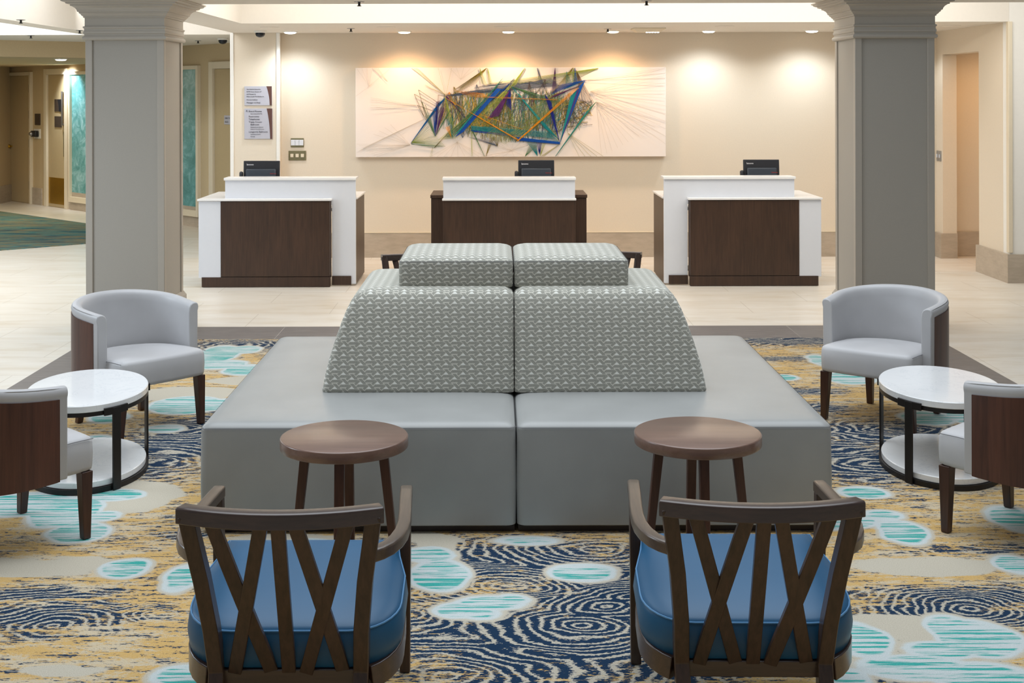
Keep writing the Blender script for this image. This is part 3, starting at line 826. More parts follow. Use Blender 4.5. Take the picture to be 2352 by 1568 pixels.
# ================================================================== OVAL MARBLE TABLES (long axis local y)
def marble_table(loc, rz, label, group, qs):
    t = thing('coffee_table', label, 'table', loc, rz, group)
    A, B = 0.298, 0.432
    def oval(e, z, n=72): return [((A-e)*math.cos(2*PI*i/n), (B-e)*math.sin(2*PI*i/n), z) for i in range(n)]
    def disc(name, z0, z1, sh, mat):
        bm = bmesh.new(); add_ring_loft(bm, [oval(sh+0.003, z0), oval(sh, z0+0.003), oval(sh, z1-0.004), oval(sh+0.004, z1)])
        return obj(name, bm, mat, t, smooth=True, angle=40)
    disc('table_top', 0.386, 0.420, 0.004, 'marble')
    disc('lower_shelf', 0.0245, 0.056, 0.016, 'marble')
    def band(name, z0, z1, o, i):
        bm = bmesh.new()
        R = [[bm.verts.new(p) for p in oval(e, z)] for e, z in ((o,z0),(o,z1),(i,z1),(i,z0))]
        n = len(R[0])
        for k in range(4):
            a, b = R[k], R[(k+1) % 4]
            for j in range(n): bm.faces.new((a[j], a[(j+1) % n], b[(j+1) % n], b[j]))
        return obj(name, bm, 'blackmetal', t, smooth=True, angle=40)
    band('upper_ring', 0.366, 0.386, 0.006, 0.030)
    band('base_ring', 0.0, 0.024, 0.004, 0.030)
    for q in qs:
        a = math.radians(q)
        p = Vector((A*math.cos(a), B*math.sin(a), 0)); n = Vector((math.cos(a)/A, math.sin(a)/B, 0)).normalized()
        bm = bmesh.new(); c = p+n*0.005
        add_beam(bm, c+Vector((0,0,0.001)), c+Vector((0,0,0.395)), 0.046, 0.010, n)
        # curved bracket hugging the rim
        path = []
        for i in range(9):
            b = a+(i-4)*0.050
            pp = Vector((A*math.cos(b), B*math.sin(b), 0.381)); nn = Vector((math.cos(b)/A, math.sin(b)/B, 0)).normalized()
            path.append(pp+nn*0.004)
        sweep(bm, path, [(-0.005,-0.018),(0.005,-0.018),(0.005,0.018),(-0.005,0.018)])
        obj('leg', bm, 'blackmetal', t, bevel=0.0015)
    return t
G = 'oval marble coffee tables'
mt = marble_table((-2.066, 6.59, 0.0060), math.radians(12), 'oval white marble table with black metal frame between the left tub chairs', G, (25, 123, 205, 303))
marble_table((2.242, 6.625, 0.0060), math.radians(-9), 'oval white marble table with black metal frame between the right tub chairs', G, (49, 147, 229, 327))

# ================================================================== TUB CHAIRS (face +y)
def tub_chair(loc, rz, label, group):
    t = thing('tub_chair', label, 'chair', loc, rz, group)
    # horseshoe plan
    def shoe(off, n=28):
        """arm tip (right) -> round the back -> arm tip (left); off = outward offset"""
        pts = []
        RX, RY, yc = 0.338+off, 0.30+off, -0.045
        yt = 0.140
        pts.append((RX-0.012, yt)); pts.append((RX-0.006, yt-0.07)); pts.append((RX-0.001, yt-0.14))
        for i in range(n+1):
            a = -PI*i/n
            pts.append((RX*math.cos(a), yc+RY*math.sin(a)))
        pts.append((-RX+0.001, yt-0.14)); pts.append((-RX+0.006, yt-0.07)); pts.append((-RX+0.012, yt))
        return pts
    def ztop(x, y):
        k = max(0.0, min(1.0, (0.14-y)/0.49)); return 0.678+0.056*k**1.2
    # upholstered shell: thick wall with rolled top
    outer, inner = shoe(0.0), shoe(-0.062)
    n = len(outer); bm = bmesh.new(); cols = []
    for i in range(n):
        ox, oy = outer[i]; ix, iy = inner[i]
        if i in (0, n-1): iy = oy
        z1 = ztop(ox, oy); col = []
        def pt(k, z): return (ox+(ix-ox)*k, oy+(iy-oy)*k, z)
        for k, z in ((0.10,0.290),(0.04,0.300),(0.03,z1-0.05),(-0.03,z1-0.038),(-0.06,z1-0.025),(0.0,z1-0.010),(0.14,z1-0.002),(0.34,z1),(0.60,z1-0.002),(0.82,z1-0.011),(0.95,z1-0.028),(1.0,z1-0.06),(1.0,0.42),(1.0,0.290)):
            col.append(pt(k, z))
        cols.append(col)
    add_ring_loft(bm, cols)
    sh = obj('shell', bm, 'tubleather', t, smooth=True, angle=55, bevel=0.006, seg=2)
    # outer veneer between the leather edges
    bm = bmesh.new(); a = []
    vo = shoe(0.004); vi = shoe(-0.010)
    for i in range(n):
        (ox, oy), (ix, iy) = vo[i], vi[i]
        if i == 0 or i == n-1: oy -= 0.040; iy -= 0.040
        z1 = ztop(ox, oy)-0.052
        a.append([(ox, oy, 0.288), (ox, oy, z1), (ix, iy, z1), (ix, iy, 0.288)])
    add_ring_loft(bm, a)
    obj('veneer_panel', bm, 'tubwood', t, smooth=True, angle=40)
    # seat: rounded apron and crowned top
    bm = bmesh.new()
    def seatring(e, z):
        fr = 0.300-e; pts = []
        w = 0.272-e
        pts += [(w, 0.12), (w, fr-0.03), (w-0.010, fr-0.008), (w-0.035, fr)]
        for k in range(1, 8): pts.append((w-0.035-(2*w-0.07)*k/8, fr+0.012*math.sin(PI*k/8)))
        pts += [(-w+0.035, fr), (-w+0.010, fr-0.008), (-w, fr-0.03), (-w, 0.12)]
        for k in range(1, 16):
            q = PI+PI*k/16; pts.append((w*math.cos(q), 0.02+(0.285-e)*math.sin(q)))
        return pts
    def seatring2(e, z):
        kx, ky = 1-e/0.272, 1-e/0.283
        return [(x*kx, 0.017+(y-0.017)*ky, z-0.018*max(0, (0.2-y))/0.4) for x, y in seatring(0, 0)]
    rings = [seatring2(e, z) for e, z in ((0.012,0.284),(0.003,0.290),(0.0,0.306),(-0.002,0.36),(0.0,0.408),(0.006,0.424),(0.020,0.433),(0.055,0.440),(0.11,0.446),(0.19,0.449),(0.24,0.450))]
    add_ring_loft(bm, rings, fan=True)
    st = obj('seat', bm, 'tubleather', t, smooth=True, angle=60)
    for s in (-1, 1):
        bm = bmesh.new()
        path = [(s*0.2725, 0.10+0.19*i/6, 0.421-0.018*max(0,(0.1-0.19*i/6))/0.4) for i in range(7)]
        sweep(bm, path, [(0.0018*math.cos(q*PI/3), 0.0018*math.sin(q*PI/3)) for q in range(6)])
        obj('seam', bm, 'seam', st)
    # legs
    for s in (-1, 1):
        bm = bmesh.new(); add_leg(bm, (s*0.262, 0.258, 0.0), (s*0.246, 0.264, 0.284), 0.034, 0.034, 0.052, 0.052)
        obj('leg', bm, 'tubleg', t, bevel=0.003)
        bm = bmesh.new(); add_leg(bm, (s*0.205, -0.275, 0.0), (s*0.190, -0.225, 0.295), 0.034, 0.034, 0.050, 0.050)
        obj('leg', bm, 'tubleg', t, bevel=0.003)
    return t
def face(fx, fy): return math.atan2(fy, fx)-PI/2
G = 'pale leather tub chairs'
tc = tub_chair((-2.075, 7.50, 0.0060), face(0.73,-0.68), 'pale grey leather tub chair in front of the left column', G)
dup(tc, (-2.128, 5.553, 0.0060), face(0.656,0.755), 'pale tub chair cut off by the left picture edge, dark veneer back towards the viewer', G)
dup(tc, (2.262, 7.62, 0.0060), face(-0.62,-0.78), 'pale grey leather tub chair in front of the right column', G)
dup(tc, (2.300, 5.60, 0.0060), face(-0.643,0.766), 'pale tub chair cut off by the right picture edge, dark veneer back towards the viewer', G)

# ================================================================== RECEPTION DESKS
YD = 12.82
def side_desk(x_in, mir, label):
    """x measured from the leg-side edge towards the counter side; mir=+1 counter at right"""
    t = thing('reception_desk', label, 'desk', (x_in, YD, 0), 0, 'reception desks along the back wall')
    m = mir
    def B(name, xa, xb, y0, y1, z0, z1, mat, bev=0.003):
        xs = sorted((m*xa, m*xb))
        return box_obj(name, (xs[0], xs[1], y0, y1, z0, z1), mat, t, bev)
    # total 1.53 wide: leg 0..0.235, panel box 0.235..1.31, white end 1.31..1.53
    bm = bmesh.new()
    poly = [(0,0.02),(0.235,0.02),(0.235,0.80),(1.29,0.80),(1.29,1.045),(0,1.045)]
    add_ring_loft(bm, [[(m*x, 0.09, z) for x, z in poly], [(m*x, 0.13, z) for x, z in poly]])
    obj('upper_screen', bm, 'laminate', t, bevel=0.002)
    B('screen_cap', -0.006, 1.30, 0.07, 0.30, 1.046, 1.071, 'quartz')
    B('front_panel', 0.245, 1.315, 0.0, 0.05, 0.105, 0.845, 'deskwood')
    B('panel_core', 0.240, 1.50, 0.051, 0.089, 0.09, 0.842, 'deskwood')
    B('end_panel', 1.317, 1.535, 0.008, 0.085, 0.092, 0.845, 'laminate')
    B('ledge', 0.228, 1.545, -0.012, 0.088, 0.848, 0.868, 'quartz')
    B('counter', 1.295, 1.545, 0.0885, 0.98, 0.848, 0.868, 'quartz')
    B('side_panel', 1.505, 1.535, 0.09, 0.96, 0.092, 0.845, 'laminate')
    B('leg_side_panel', 0.0, 0.03, 0.135, 0.93, 0.02, 0.85, 'deskwood')
    B('leg_counter', -0.012, 0.23, 0.135, 0.95, 0.852, 0.870, 'quartz')
    B('kick_base', 0.245, 1.505, 0.002, 0.06, 0.004, 0.10, 'deskwood')
    B('leg_kick', 0.045, 0.235, 0.076, 0.089, 0.01, 0.10, 'deskwood')
    B('worktop', 0.235, 1.29, 0.14, 0.90, 0.735, 0.765, 'quartz')
    return t
side_desk(at(817,500,YD+0.09).x, -1, 'white and dark wood reception desk at left, before the sign pier')
side_desk(at(1525,500,YD+0.09).x, 1, 'white and dark wood reception desk beside the right column')
def centre_desk():
    x0, x1 = at(1017,450,YD).x, at(1322,450,YD).x
    c = (x0+x1)/2; h = (x1-x0)/2
    t = thing('reception_desk', 'dark wood reception desk with white top band in the centre, under the artwork', 'desk', (c, YD, 0), 0, 'reception desks along the back wall')
    box_obj('front_panel', (-h, h, 0, 0.06, 0.01, 0.846), 'deskwood', t, 0.003)
    box_obj('upper_screen', (-h+0.004, h-0.004, 0.012, 0.07, 0.866, 1.045), 'laminate', t, 0.002)
    box_obj('ledge', (-h-0.006, h+0.006, -0.016, 0.075, 0.847, 0.866), 'quartz', t, 0.003)
    box_obj('screen_cap', (-h-0.004, h+0.004, -0.008, 0.22, 1.046, 1.071), 'quartz', t, 0.003)
    for s in (-1, 1):
        xa, xb = sorted((s*(h+0.002), s*(h+0.135)))
        box_obj('wing', (xa, xb, 0.40, 1.02, 0.01, 0.838), 'deskwood', t, 0.003)
        xa, xb = sorted((s*(h-0.02), s*(h+0.142)))
        box_obj('wing_top', (xa, xb, 0.385, 1.03, 0.84, 0.872), 'deskwood', t, 0.003)
        xa, xb = sorted((s*(h-0.03), s*(h-0.002)))
        box_obj('side_panel', (xa, xb, 0.062, 0.40, 0.01, 0.84), 'deskwood', t)
    box_obj('worktop', (-h+0.035, h-0.035, 0.08, 0.98, 0.735, 0.765), 'deskwood', t, 0.002)
centre_desk()

bm = bmesh.new(); add_prism(bm, [(1.74,13.95),(3.25,13.95),(3.25,14.30),(1.74,14.30)], 0.0, 0.012)
tag(obj('floor_mat', bm, 'plinth', bevel=0.003), 'dark floor mat behind the right reception desk, only its corner showing', 'mat')
def monitor(x, label):
    t = thing('monitor', label, 'computer', (x, YD+0.55, 0.765), 0, 'computers on the reception desks')
    w, hh = 0.185, 0.31; zb = 0.14; lean = 0.10
    def tilt(bm): bmesh.ops.transform(bm, matrix=Matrix.Translation((0,0,zb)) @ Matrix.Rotation(-lean, 4, 'X') @ Matrix.Rotation(0.03, 4, 'Z'), verts=bm.verts)
    bm = bmesh.new(); add_box(bm, -w, w, 0, 0.028, 0, hh); tilt(bm); body = obj('body', bm, 'blackplastic', t, bevel=0.006)
    bm = bmesh.new(); add_box(bm, -w+0.03, w-0.035, -0.04, -0.001, 0.02, 0.225)
    tilt(bm); obj('rear_housing', bm, 'greyplastic', t, bevel=0.012)
    bm = bmesh.new(); add_box(bm, -w+0.012, w-0.012, 0.0285, 0.031, 0.02, hh-0.012); tilt(bm); obj('screen', bm, 'dome', t)
    bm = bmesh.new(); add_beam(bm, (0,0.01,0.012), (0,-0.02,0.22), 0.07, 0.03, (0,1,0)); obj('stand', bm, 'blackplastic', t, bevel=0.005)
    bm = bmesh.new(); add_box(bm, -0.12, 0.12, -0.09, 0.12, 0.002, 0.016); obj('foot', bm, 'blackplastic', t, bevel=0.006)
    bm = bmesh.new(); add_box(bm, -w-0.038, -w-0.002, -0.035, 0.02, 0.10, 0.20)
    tilt(bm); o = obj('card_reader', bm, 'blackplastic', t, bevel=0.016, seg=3)
    l = lettering([('lenovo', -w+0.032, 0.263, 0.026, -0.0015)], 'letterwhite', t)
    l.data.transform(Matrix.Translation((0,0,zb)) @ Matrix.Rotation(-lean, 4, 'X') @ Matrix.Rotation(0.03, 4, 'Z'))
    l = lettering([('ThinkCentre', w-0.095, 0.172, 0.013, -0.0425)], 'letterred', t)
    l.data.transform(Matrix.Translation((0,0,zb)) @ Matrix.Rotation(-lean, 4, 'X') @ Matrix.Rotation(0.03, 4, 'Z'))
monitor(at(600,390,YD+0.55).x, 'black computer seen from behind on the left reception desk')
monitor(at(1232,390,YD+0.55).x, 'black computer seen from behind on the centre reception desk')
monitor(at(1750,390,YD+0.55).x, 'black computer seen from behind on the right reception desk')

# ================================================================== STRING ART
def art():
    yf = WB-0.095
    p0, p1 = at(817,361,yf), at(1529,154,yf)
    x0, x1, z0, z1 = p0.x, p1.x, p0.z, p1.z
    cx = (x0+x1)/2
    t = thing('string_art', 'wide white canvas with a burst of coloured strings above the centre desk', 'artwork', (cx, WB, 0))
    box_obj('canvas', (x0-cx, x1-cx, yf-WB, -0.002, z0, z1), 'canvas', t, 0.003)
    cols = {'olive': srgb(140,126,48), 'dolive': srgb(104,96,38), 'lime': srgb(162,178,92), 'green': srgb(84,128,92), 'teal': srgb(30,138,146), 'blue': srgb(22,82,172), 'navy': srgb(28,42,134),
            'purple': srgb(92,52,112), 'orange': srgb(224,150,28), 'yellow': srgb(222,184,60), 'slate': srgb(92,106,128), 'brown': srgb(96,74,62), 'pale': srgb(206,198,186), 'paleolive': srgb(186,182,142)}
    keys = list(cols); mats = [plain('string_'+k, cols[k], 0.75, spec=0.2) for k in keys]
    bm = bmesh.new()
    rng = random.Random(5)
    def P(zx, zy):
        u, v = 800+zx/3.095, 40+zy/3.095
        k = at(u, v, yf); return max(x0+0.004, min(x1-0.004, k.x))-cx, max(z0+0.004, min(z1-0.004, k.z))
    def line(a, b, col, w=0.0022, dep=None):
        (ax, az), (bx, bz) = P(*a), P(*b)
        d = rng.uniform(0.004, 0.022) if dep is None else dep+rng.uniform(-0.002, 0.002)
        y = yf-WB-d
        dx, dz = bx-ax, bz-az; L = math.hypot(dx, dz)
        if L < 0.004: return
        px, pz = -dz/L*w/2, dx/L*w/2; e = w/2
        mi = keys.index(col)
        r0 = [(ax+px, y-e, az+pz), (ax+px, y+e, az+pz), (ax-px, y+e, az-pz), (ax-px, y-e, az-pz)]
        r1 = [(bx+px, y-e, bz+pz), (bx+px, y+e, bz+pz), (bx-px, y+e, bz-pz), (bx-px, y-e, bz-pz)]
        add_ring_loft(bm, [r0, r1], mi=mi)
    def band(a0, a1, b0, b1, n, col, w=0.0022, dep=None):
        for i in range(n):
            k = i/(n-1) if n > 1 else 0.5
            line((a0[0]+(a1[0]-a0[0])*k, a0[1]+(a1[1]-a0[1])*k), (b0[0]+(b1[0]-b0[0])*k, b0[1]+(b1[1]-b0[1])*k), col, w, dep)
    def fan(a, b0, b1, n, col, w=0.0022, dep=None): band(a, a, b0, b1, n, col, w, dep)
    # faint outer threads
    th = 0.0016
    fan((1720,525), (2255,357), (2258,900), 11, 'pale', th); fan((1765,600), (2258,740), (1800,990), 13, 'pale', th); fan((1690,445), (2255,357), (2258,470), 4, 'pale', th)
    fan((490,625), (160,570), (160,660), 6, 'pale', th); fan((440,905), (60,900), (200,990), 9, 'pale', th); fan((440,905), (180,830), (300,760), 4, 'pale', th); fan((540,720), (60,960), (120,920), 5, 'pale', th)
    fan((150,490), (60,357), (170,357), 4, 'pale', th); fan((150,490), (55,560), (300,357), 3, 'pale', th); fan((280,455), (170,357), (210,357), 4, 'pale', th)
    fan((775,885), (580,990), (980,990), 9, 'pale', th); fan((775,885), (690,820), (860,820), 5, 'pale', th); fan((1160,945), (960,890), (1330,890), 8, 'pale', th); fan((1160,945), (940,990), (1260,990), 5, 'pale', th)
    fan((800,440), (720,357), (920,357), 5, 'pale', th); fan((690,550), (450,357), (490,357), 5, 'paleolive', 0.0022); line((640,357), (690,550), 'paleolive', 0.002); line((735,357), (695,550), 'paleolive', 0.002)
    fan((690,550), (545,480), (570,500), 3, 'paleolive', 0.002)
    fan((1560,820), (1640,990), (1810,985), 5, 'paleolive', 0.003); fan((1510,895), (1370,985), (1390,985), 4, 'paleolive', 0.003); fan((600,920), (580,990), (596,990), 3, 'paleolive', 0.002)
    # crowded inner weave
    def top(x): return 548-40*math.sin(PI*min(1, max(0, (x-660)/1000.0)))
    def bot(x): return 770+100*math.sin(PI*min(1, max(0, (x-640)/1050.0)))
    for i in range(520):
        x = rng.uniform(680, 1720); lean = rng.gauss(0, 70)
        x2 = min(1730, max(640, x+lean))
        if x < 820: c = rng.choice(['yellow','olive','green','slate','brown'])
        elif x < 1180: c = rng.choice(['dolive','olive','teal','lime','yellow','lime','purple','green'])
        elif x < 1480: c = rng.choice(['dolive','olive','teal','teal','blue','purple','lime','green'])
        else: c = rng.choice(['yellow','olive','brown','slate','teal','dolive'])
        a = top(x)+rng.uniform(-14, 70); b = bot(x2)+rng.uniform(-90, 22)
        if x > 1560: a += (x-1560)*0.5; b -= max(0, (x2-1560))*0.55
        line((x, a), (x2, b), c, 0.0026, rng.uniform(0.002, 0.010))
    for i in range(120):
        x = rng.uniform(860,1480); y = rng.uniform(560,820)
        line((x, y), (x+rng.uniform(60,170), y-rng.uniform(20,90)), rng.choice(['olive','lime','dolive','teal','green']), 0.0024, rng.uniform(0.004,0.012))
    for i in range(70):
        x = rng.uniform(850,1010); y = rng.uniform(690,790); line((x, y), (x+rng.uniform(-30,50), y-rng.uniform(10,50)), rng.choice(['yellow','orange','yellow']), 0.003)
    for i in range(60):
        x = rng.uniform(1500,1690); y = rng.uniform(600,790)-(x-1500)*0.05; line((x, y), (x+rng.uniform(20,70), y-rng.uniform(-5,18)), rng.choice(['brown','yellow','olive','slate']), 0.0026)
    for i in range(30):
        x = rng.uniform(950,1370); line((x, bot(x)-20), (x+rng.uniform(-8,8), bot(x)+rng.uniform(4,26)), rng.choice(['dolive','brown','olive']), 0.003)
    # large fans, back to front
    fan((985,357), (725,560), (905,470), 12, 'olive'); fan((985,357), (760,510), (800,500), 6, 'dolive')
    fan((935,360), (945,470), (985,485), 6, 'lime', 0.0024); fan((990,360), (1000,475), (1024,470), 5, 'lime', 0.0024)
    fan((1255,357), (1110,545), (1190,480), 13, 'lime'); fan((1180,432), (1010,600), (1060,560), 10, 'blue'); fan((750,492), (745,560), (790,540), 7, 'olive'); fan((912,475), (900,560), (950,545), 6, 'slate', 0.0024)
    fan((1343,357), (1352,440), (1405,520), 7, 'slate', 0.0026); fan((1470,357), (1442,540), (1482,530), 12, 'purple'); fan((1285,455), (1275,540), (1310,540), 6, 'brown', 0.0022); fan((1400,440), (1340,540), (1410,540), 7, 'brown', 0.0022)
    band((700,552), (720,560), (1440,430), (1500,485), 14, 'slate', 0.0028); band((900,500), (1000,470), (1400,440), (1440,470), 7, 'slate', 0.0024)
    fan((1778,360), (1000,470), (1560,470), 14, 'lime', 0.0026); fan((1595,357), (1450,530), (1560,470), 12, 'olive'); fan((1600,357), (1590,480), (1625,470), 8, 'lime'); fan((1612,357), (1600,470), (1628,470), 10, 'blue')
    fan((1620,375), (1650,600), (1750,615), 10, 'brown', 0.0028); fan((1552,385), (1545,470), (1590,470), 8, 'teal')
    fan((1690,445), (1440,545), (1500,480), 16, 'blue'); fan((1690,445), (1500,520), (1560,500), 8, 'teal'); fan((1655,478), (1390,600), (1450,560), 14, 'purple'); fan((1640,490), (1420,575), (1470,545), 12, 'olive')
    # left fans
    for a, b, c in (((470,545),(545,715),'dolive'), ((470,545),(640,640),'brown'), ((500,515),(555,720),'dolive'), ((500,515),(660,620),'brown'), ((518,598),(600,800),'dolive'), ((492,625),(560,740),'brown'), ((492,625),(620,670),'brown'), ((640,552),(690,560),'brown'), ((640,552),(632,760),'brown'), ((525,600),(618,840),'green'), ((548,620),(618,845),'green')):
        line(a, b, c, 0.0038, 0.02)
    fan((618,845), (545,700), (580,690), 9, 'green'); fan((618,840), (625,600), (650,590), 10, 'navy'); fan((625,835), (655,640), (690,640), 12, 'purple'); fan((612,820), (600,650), (630,640), 8, 'blue')
    fan((445,893), (640,610), (690,575), 16, 'blue'); fan((445,893), (660,590), (700,560), 6, 'teal'); fan((447,890), (560,760), (690,915), 17, 'lime', 0.0020); band((445,895), (450,900), (610,925), (690,915), 5, 'green'); band((610,925), (616,925), (700,830), (760,760), 6, 'dolive', 0.0021)
    fan((620,845), (700,690), (740,640), 12, 'green'); fan((735,855), (690,780), (720,770), 9, 'orange'); fan((740,860), (700,720), (745,700), 9, 'teal'); fan((812,855), (780,790), (860,800), 8, 'slate', 0.0020); fan((690,560), (700,720), (760,800), 12, 'lime', 0.0024); band((690,560), (700,560), (840,720), (880,770), 12, 'purple', 0.0020)
    band((640,870), (760,860), (1060,520), (1110,560), 16, 'lime'); band((680,850), (740,850), (1050,505), (1090,440), 14, 'green')
    # blue and teal beams
    band((745,850), (800,800), (1045,500), (1100,430), 18, 'teal', 0.0027, 0.024); band((760,850), (815,815), (1055,505), (1085,512), 18, 'blue', 0.0027, 0.026)
    fan((1150,480), (860,770), (1010,850), 20, 'lime', 0.0020); fan((1155,500), (960,800), (1160,870), 22, 'dolive', 0.0020); fan((1150,515), (990,720), (1070,700), 24, 'purple', 0.0025, 0.024); fan((1150,500), (1120,620), (1160,660), 14, 'navy', 0.0025, 0.025)
    band((1060,505), (1050,515), (1150,520), (1150,530), 6, 'blue')
    fan((1160,490), (1400,790), (1500,870), 20, 'teal', 0.0025, 0.026); fan((1165,492), (1420,620), (1530,600), 12, 'green', 0.0024)
    band((870,770), (880,800), (1440,815), (1470,860), 14, 'teal', 0.0025, 0.025); band((870,800), (880,810), (1060,800), (1210,850), 10, 'blue', 0.0021, 0.02); fan((1060,915), (860,850), (1010,870), 10, 'slate', 0.0024); fan((1060,915), (1020,850), (1075,850), 8, 'dolive', 0.0020)
    band((960,840), (1110,900), (1440,560), (1600,590), 15, 'lime', 0.0021, 0.026); band((1130,840), (1240,870), (1480,600), (1500,640), 8, 'lime', 0.0021, 0.027)
    fan((1503,893), (1395,545), (1440,600), 22, 'navy', 0.0027, 0.029); fan((1503,893), (1580,560), (1650,480), 26, 'teal', 0.0027, 0.028); fan((1505,890), (1630,500), (1680,450), 20, 'blue', 0.0027, 0.03); fan((1512,870), (1628,520), (1640,510), 5, 'purple', 0.0027, 0.032); fan((1500,880), (1430,790), (1480,800), 7, 'lime', 0.0022)
    band((1195,850), (1215,875), (1500,885), (1505,900), 20, 'blue', 0.0027, 0.03); fan((1505,898), (1300,860), (1420,790), 9, 'teal', 0.0024)
    fan((1470,990), (1700,660), (1762,598), 16, 'teal', 0.0025, 0.02); fan((1475,985), (1740,620), (1762,600), 6, 'green', 0.0025, 0.022)
    fan((1345,985), (1265,880), (1335,880), 14, 'teal'); fan((1360,972), (1335,880), (1378,880), 10, 'navy'); fan((1256,990), (1290,900), (1345,910), 9, 'green'); fan((1365,985), (1380,870), (1420,850), 6, 'lime', 0.0020)
    fan((970,988), (865,780), (885,800), 6, 'green'); fan((978,988), (1010,850), (1040,850), 6, 'olive'); fan((880,985), (870,800), (880,800), 3, 'lime', 0.0022)
    # orange threads on top
    band((690,570), (720,590), (1195,868), (1210,868), 4, 'orange', 0.0025, 0.034); band((1195,880), (1208,876), (1600,510), (1640,500), 6, 'orange', 0.0025, 0.036); band((900,560), (900,566), (1480,583), (1480,588), 2, 'orange', 0.0025, 0.034); line((940,690), (1240,795), 'orange', 0.0025, 0.034); band((750,520), (850,560), (960,540), (1000,560), 6, 'orange', 0.0021, 0.02); fan((1195,880), (1190,830), (1225,850), 5, 'dolive')
    fan((720,530), (690,560), (740,590), 7, 'orange', 0.0021)
    obj('string_weave', bm, mats, t)
art()

# ================================================================== WALL FITTINGS
def wall_sign(u0, u1, v0, v1, yw, label, lines, arrow=False):
    p0, p1 = at(u0, v1, yw), at(u1, v0, yw)
    w, h = p1.x-p0.x, p1.z-p0.z
    t = thing('wall_sign', label, 'sign', (p0.x, yw, p0.z), 0, None)
    box_obj('panel', (0, w, -0.016, -0.001, 0, h), 'signsilver', t, 0.0015)
    bm = bmesh.new()
    pts = [(w*0.995, 0.0), (w*0.995, h), (w*0.80, h)]
    for i in range(1, 10):
        k = i/10; pts.append((w*(0.80+0.12*(1-(1-k)**2)), h*(1-k)))
    pts.append((w*0.92, 0.0))
    add_ring_loft(bm, [[(x, -0.0175, z) for x, z in pts], [(x, -0.016, z) for x, z in pts]])
    obj('curved_band', bm, 'signbrown', t)
    px = w/(u1-u0)
    lt = [(s, x*px, h-(y*px), size*(0.87 if size > 0.024 else 0.79), -0.0178) for s, x, y, size in lines]
    lettering(lt, 'letterdark', t)
    if arrow:
        bm = bmesh.new(); q = px
        a, b = Vector((4.5*q, -0.018, h-4.5*q)), Vector((8*q, -0.018, h-8*q))
        add_beam(bm, a, b, 0.6*q, 0.001, (0,1,0)); add_beam(bm, a, a+Vector((3*q,0,0)), 0.7*q, 0.001, (0,1,0)); add_beam(bm, a, a+Vector((0,0,-3*q)), 0.7*q, 0.001, (0,1,0))
        obj('arrow', bm, 'letterdark', t)
    return t
wall_sign(562, 625, 198, 242, 15.0, 'silver and brown notice sign, the upper one on the pier at left', [('This Hotel is Owned by', 5, 8, 0.021), ('ECMB Seatac Partners LP', 5, 13.5, 0.021), ('and Managed by', 5, 19, 0.021), ('Hilton Hotels Worldwide, Inc.', 5, 24.5, 0.021), ('Maureen Hoffman', 5, 32, 0.022), ('Manager on Duty', 5, 39, 0.026)])
wall_sign(562, 626, 249, 319, 15.0, 'silver and brown directory sign, the lower one on the pier at left', [('Board Rooms', 10, 8, 0.031), ('Santa Anita & Del Mar', 14, 13, 0.019), ('Restrooms', 10, 20, 0.031), ('Telephones', 10, 26.3, 0.031), ('Triple Crown', 10, 32.6, 0.031), ('Ballroom', 14, 38.5, 0.031), ('Meeting Rooms: Belmont,', 14, 43.5, 0.018), ('Pimlico & Churchill Downs', 14, 48.3, 0.018), ('Longacres Ballroom', 10, 55, 0.031), ('Canterbury Downs', 14, 60, 0.019), ('Saratoga', 14, 65, 0.019)], True)
def switch(u0, u1, v0, v1, label, big):
    p0, p1 = at(u0, v1, WB), at(u1, v0, WB); w, h = p1.x-p0.x, p1.z-p0.z
    t = thing('switch_plate', label, 'switch', (p0.x, WB, p0.z), 0)
    box_obj('plate', (0, w, -0.012, -0.0005, 0, h), 'brass', t, 0.003)
    for i in range(3):
        c = w*(0.2+0.3*i); a, z0, z1 = ((0.026*w/0.15, h*0.2, h*0.82) if big else (0.018*w/0.2, h*0.32, h*0.68))
        box_obj('rocker' if big else 'toggle', (c-a, c+a, -0.020, -0.011, z0, z1), 'laminate' if big else 'trimcream', t, 0.002)
switch(668, 698, 317, 338, 'three rocker switch plate, the upper one on the wall right of the pier', True)
switch(663, 703, 346, 368, 'wider brass plate with three small toggles under the rocker switch plate', False)
# switches beside the right opening (on the sliver of the right wall)
for (ya, yb, lab) in ((15.075, 15.125, 'far small metal switch plate beside the alcove opening at right'), (14.985, 15.045, 'near small metal switch plate beside the alcove opening at right')):
    yc = (ya+yb)/2
    t = thing('switch_plate', lab, 'switch', (XR, yc, 0), 0)
    box_obj('plate', (-0.010, -0.0005, -(yb-ya)/2, (yb-ya)/2, 1.105, 1.225), 'chrome', t, 0.002)
    box_obj('toggle', (-0.020, -0.009, -0.008, 0.008, 1.145, 1.185), 'laminate', t, 0.002)

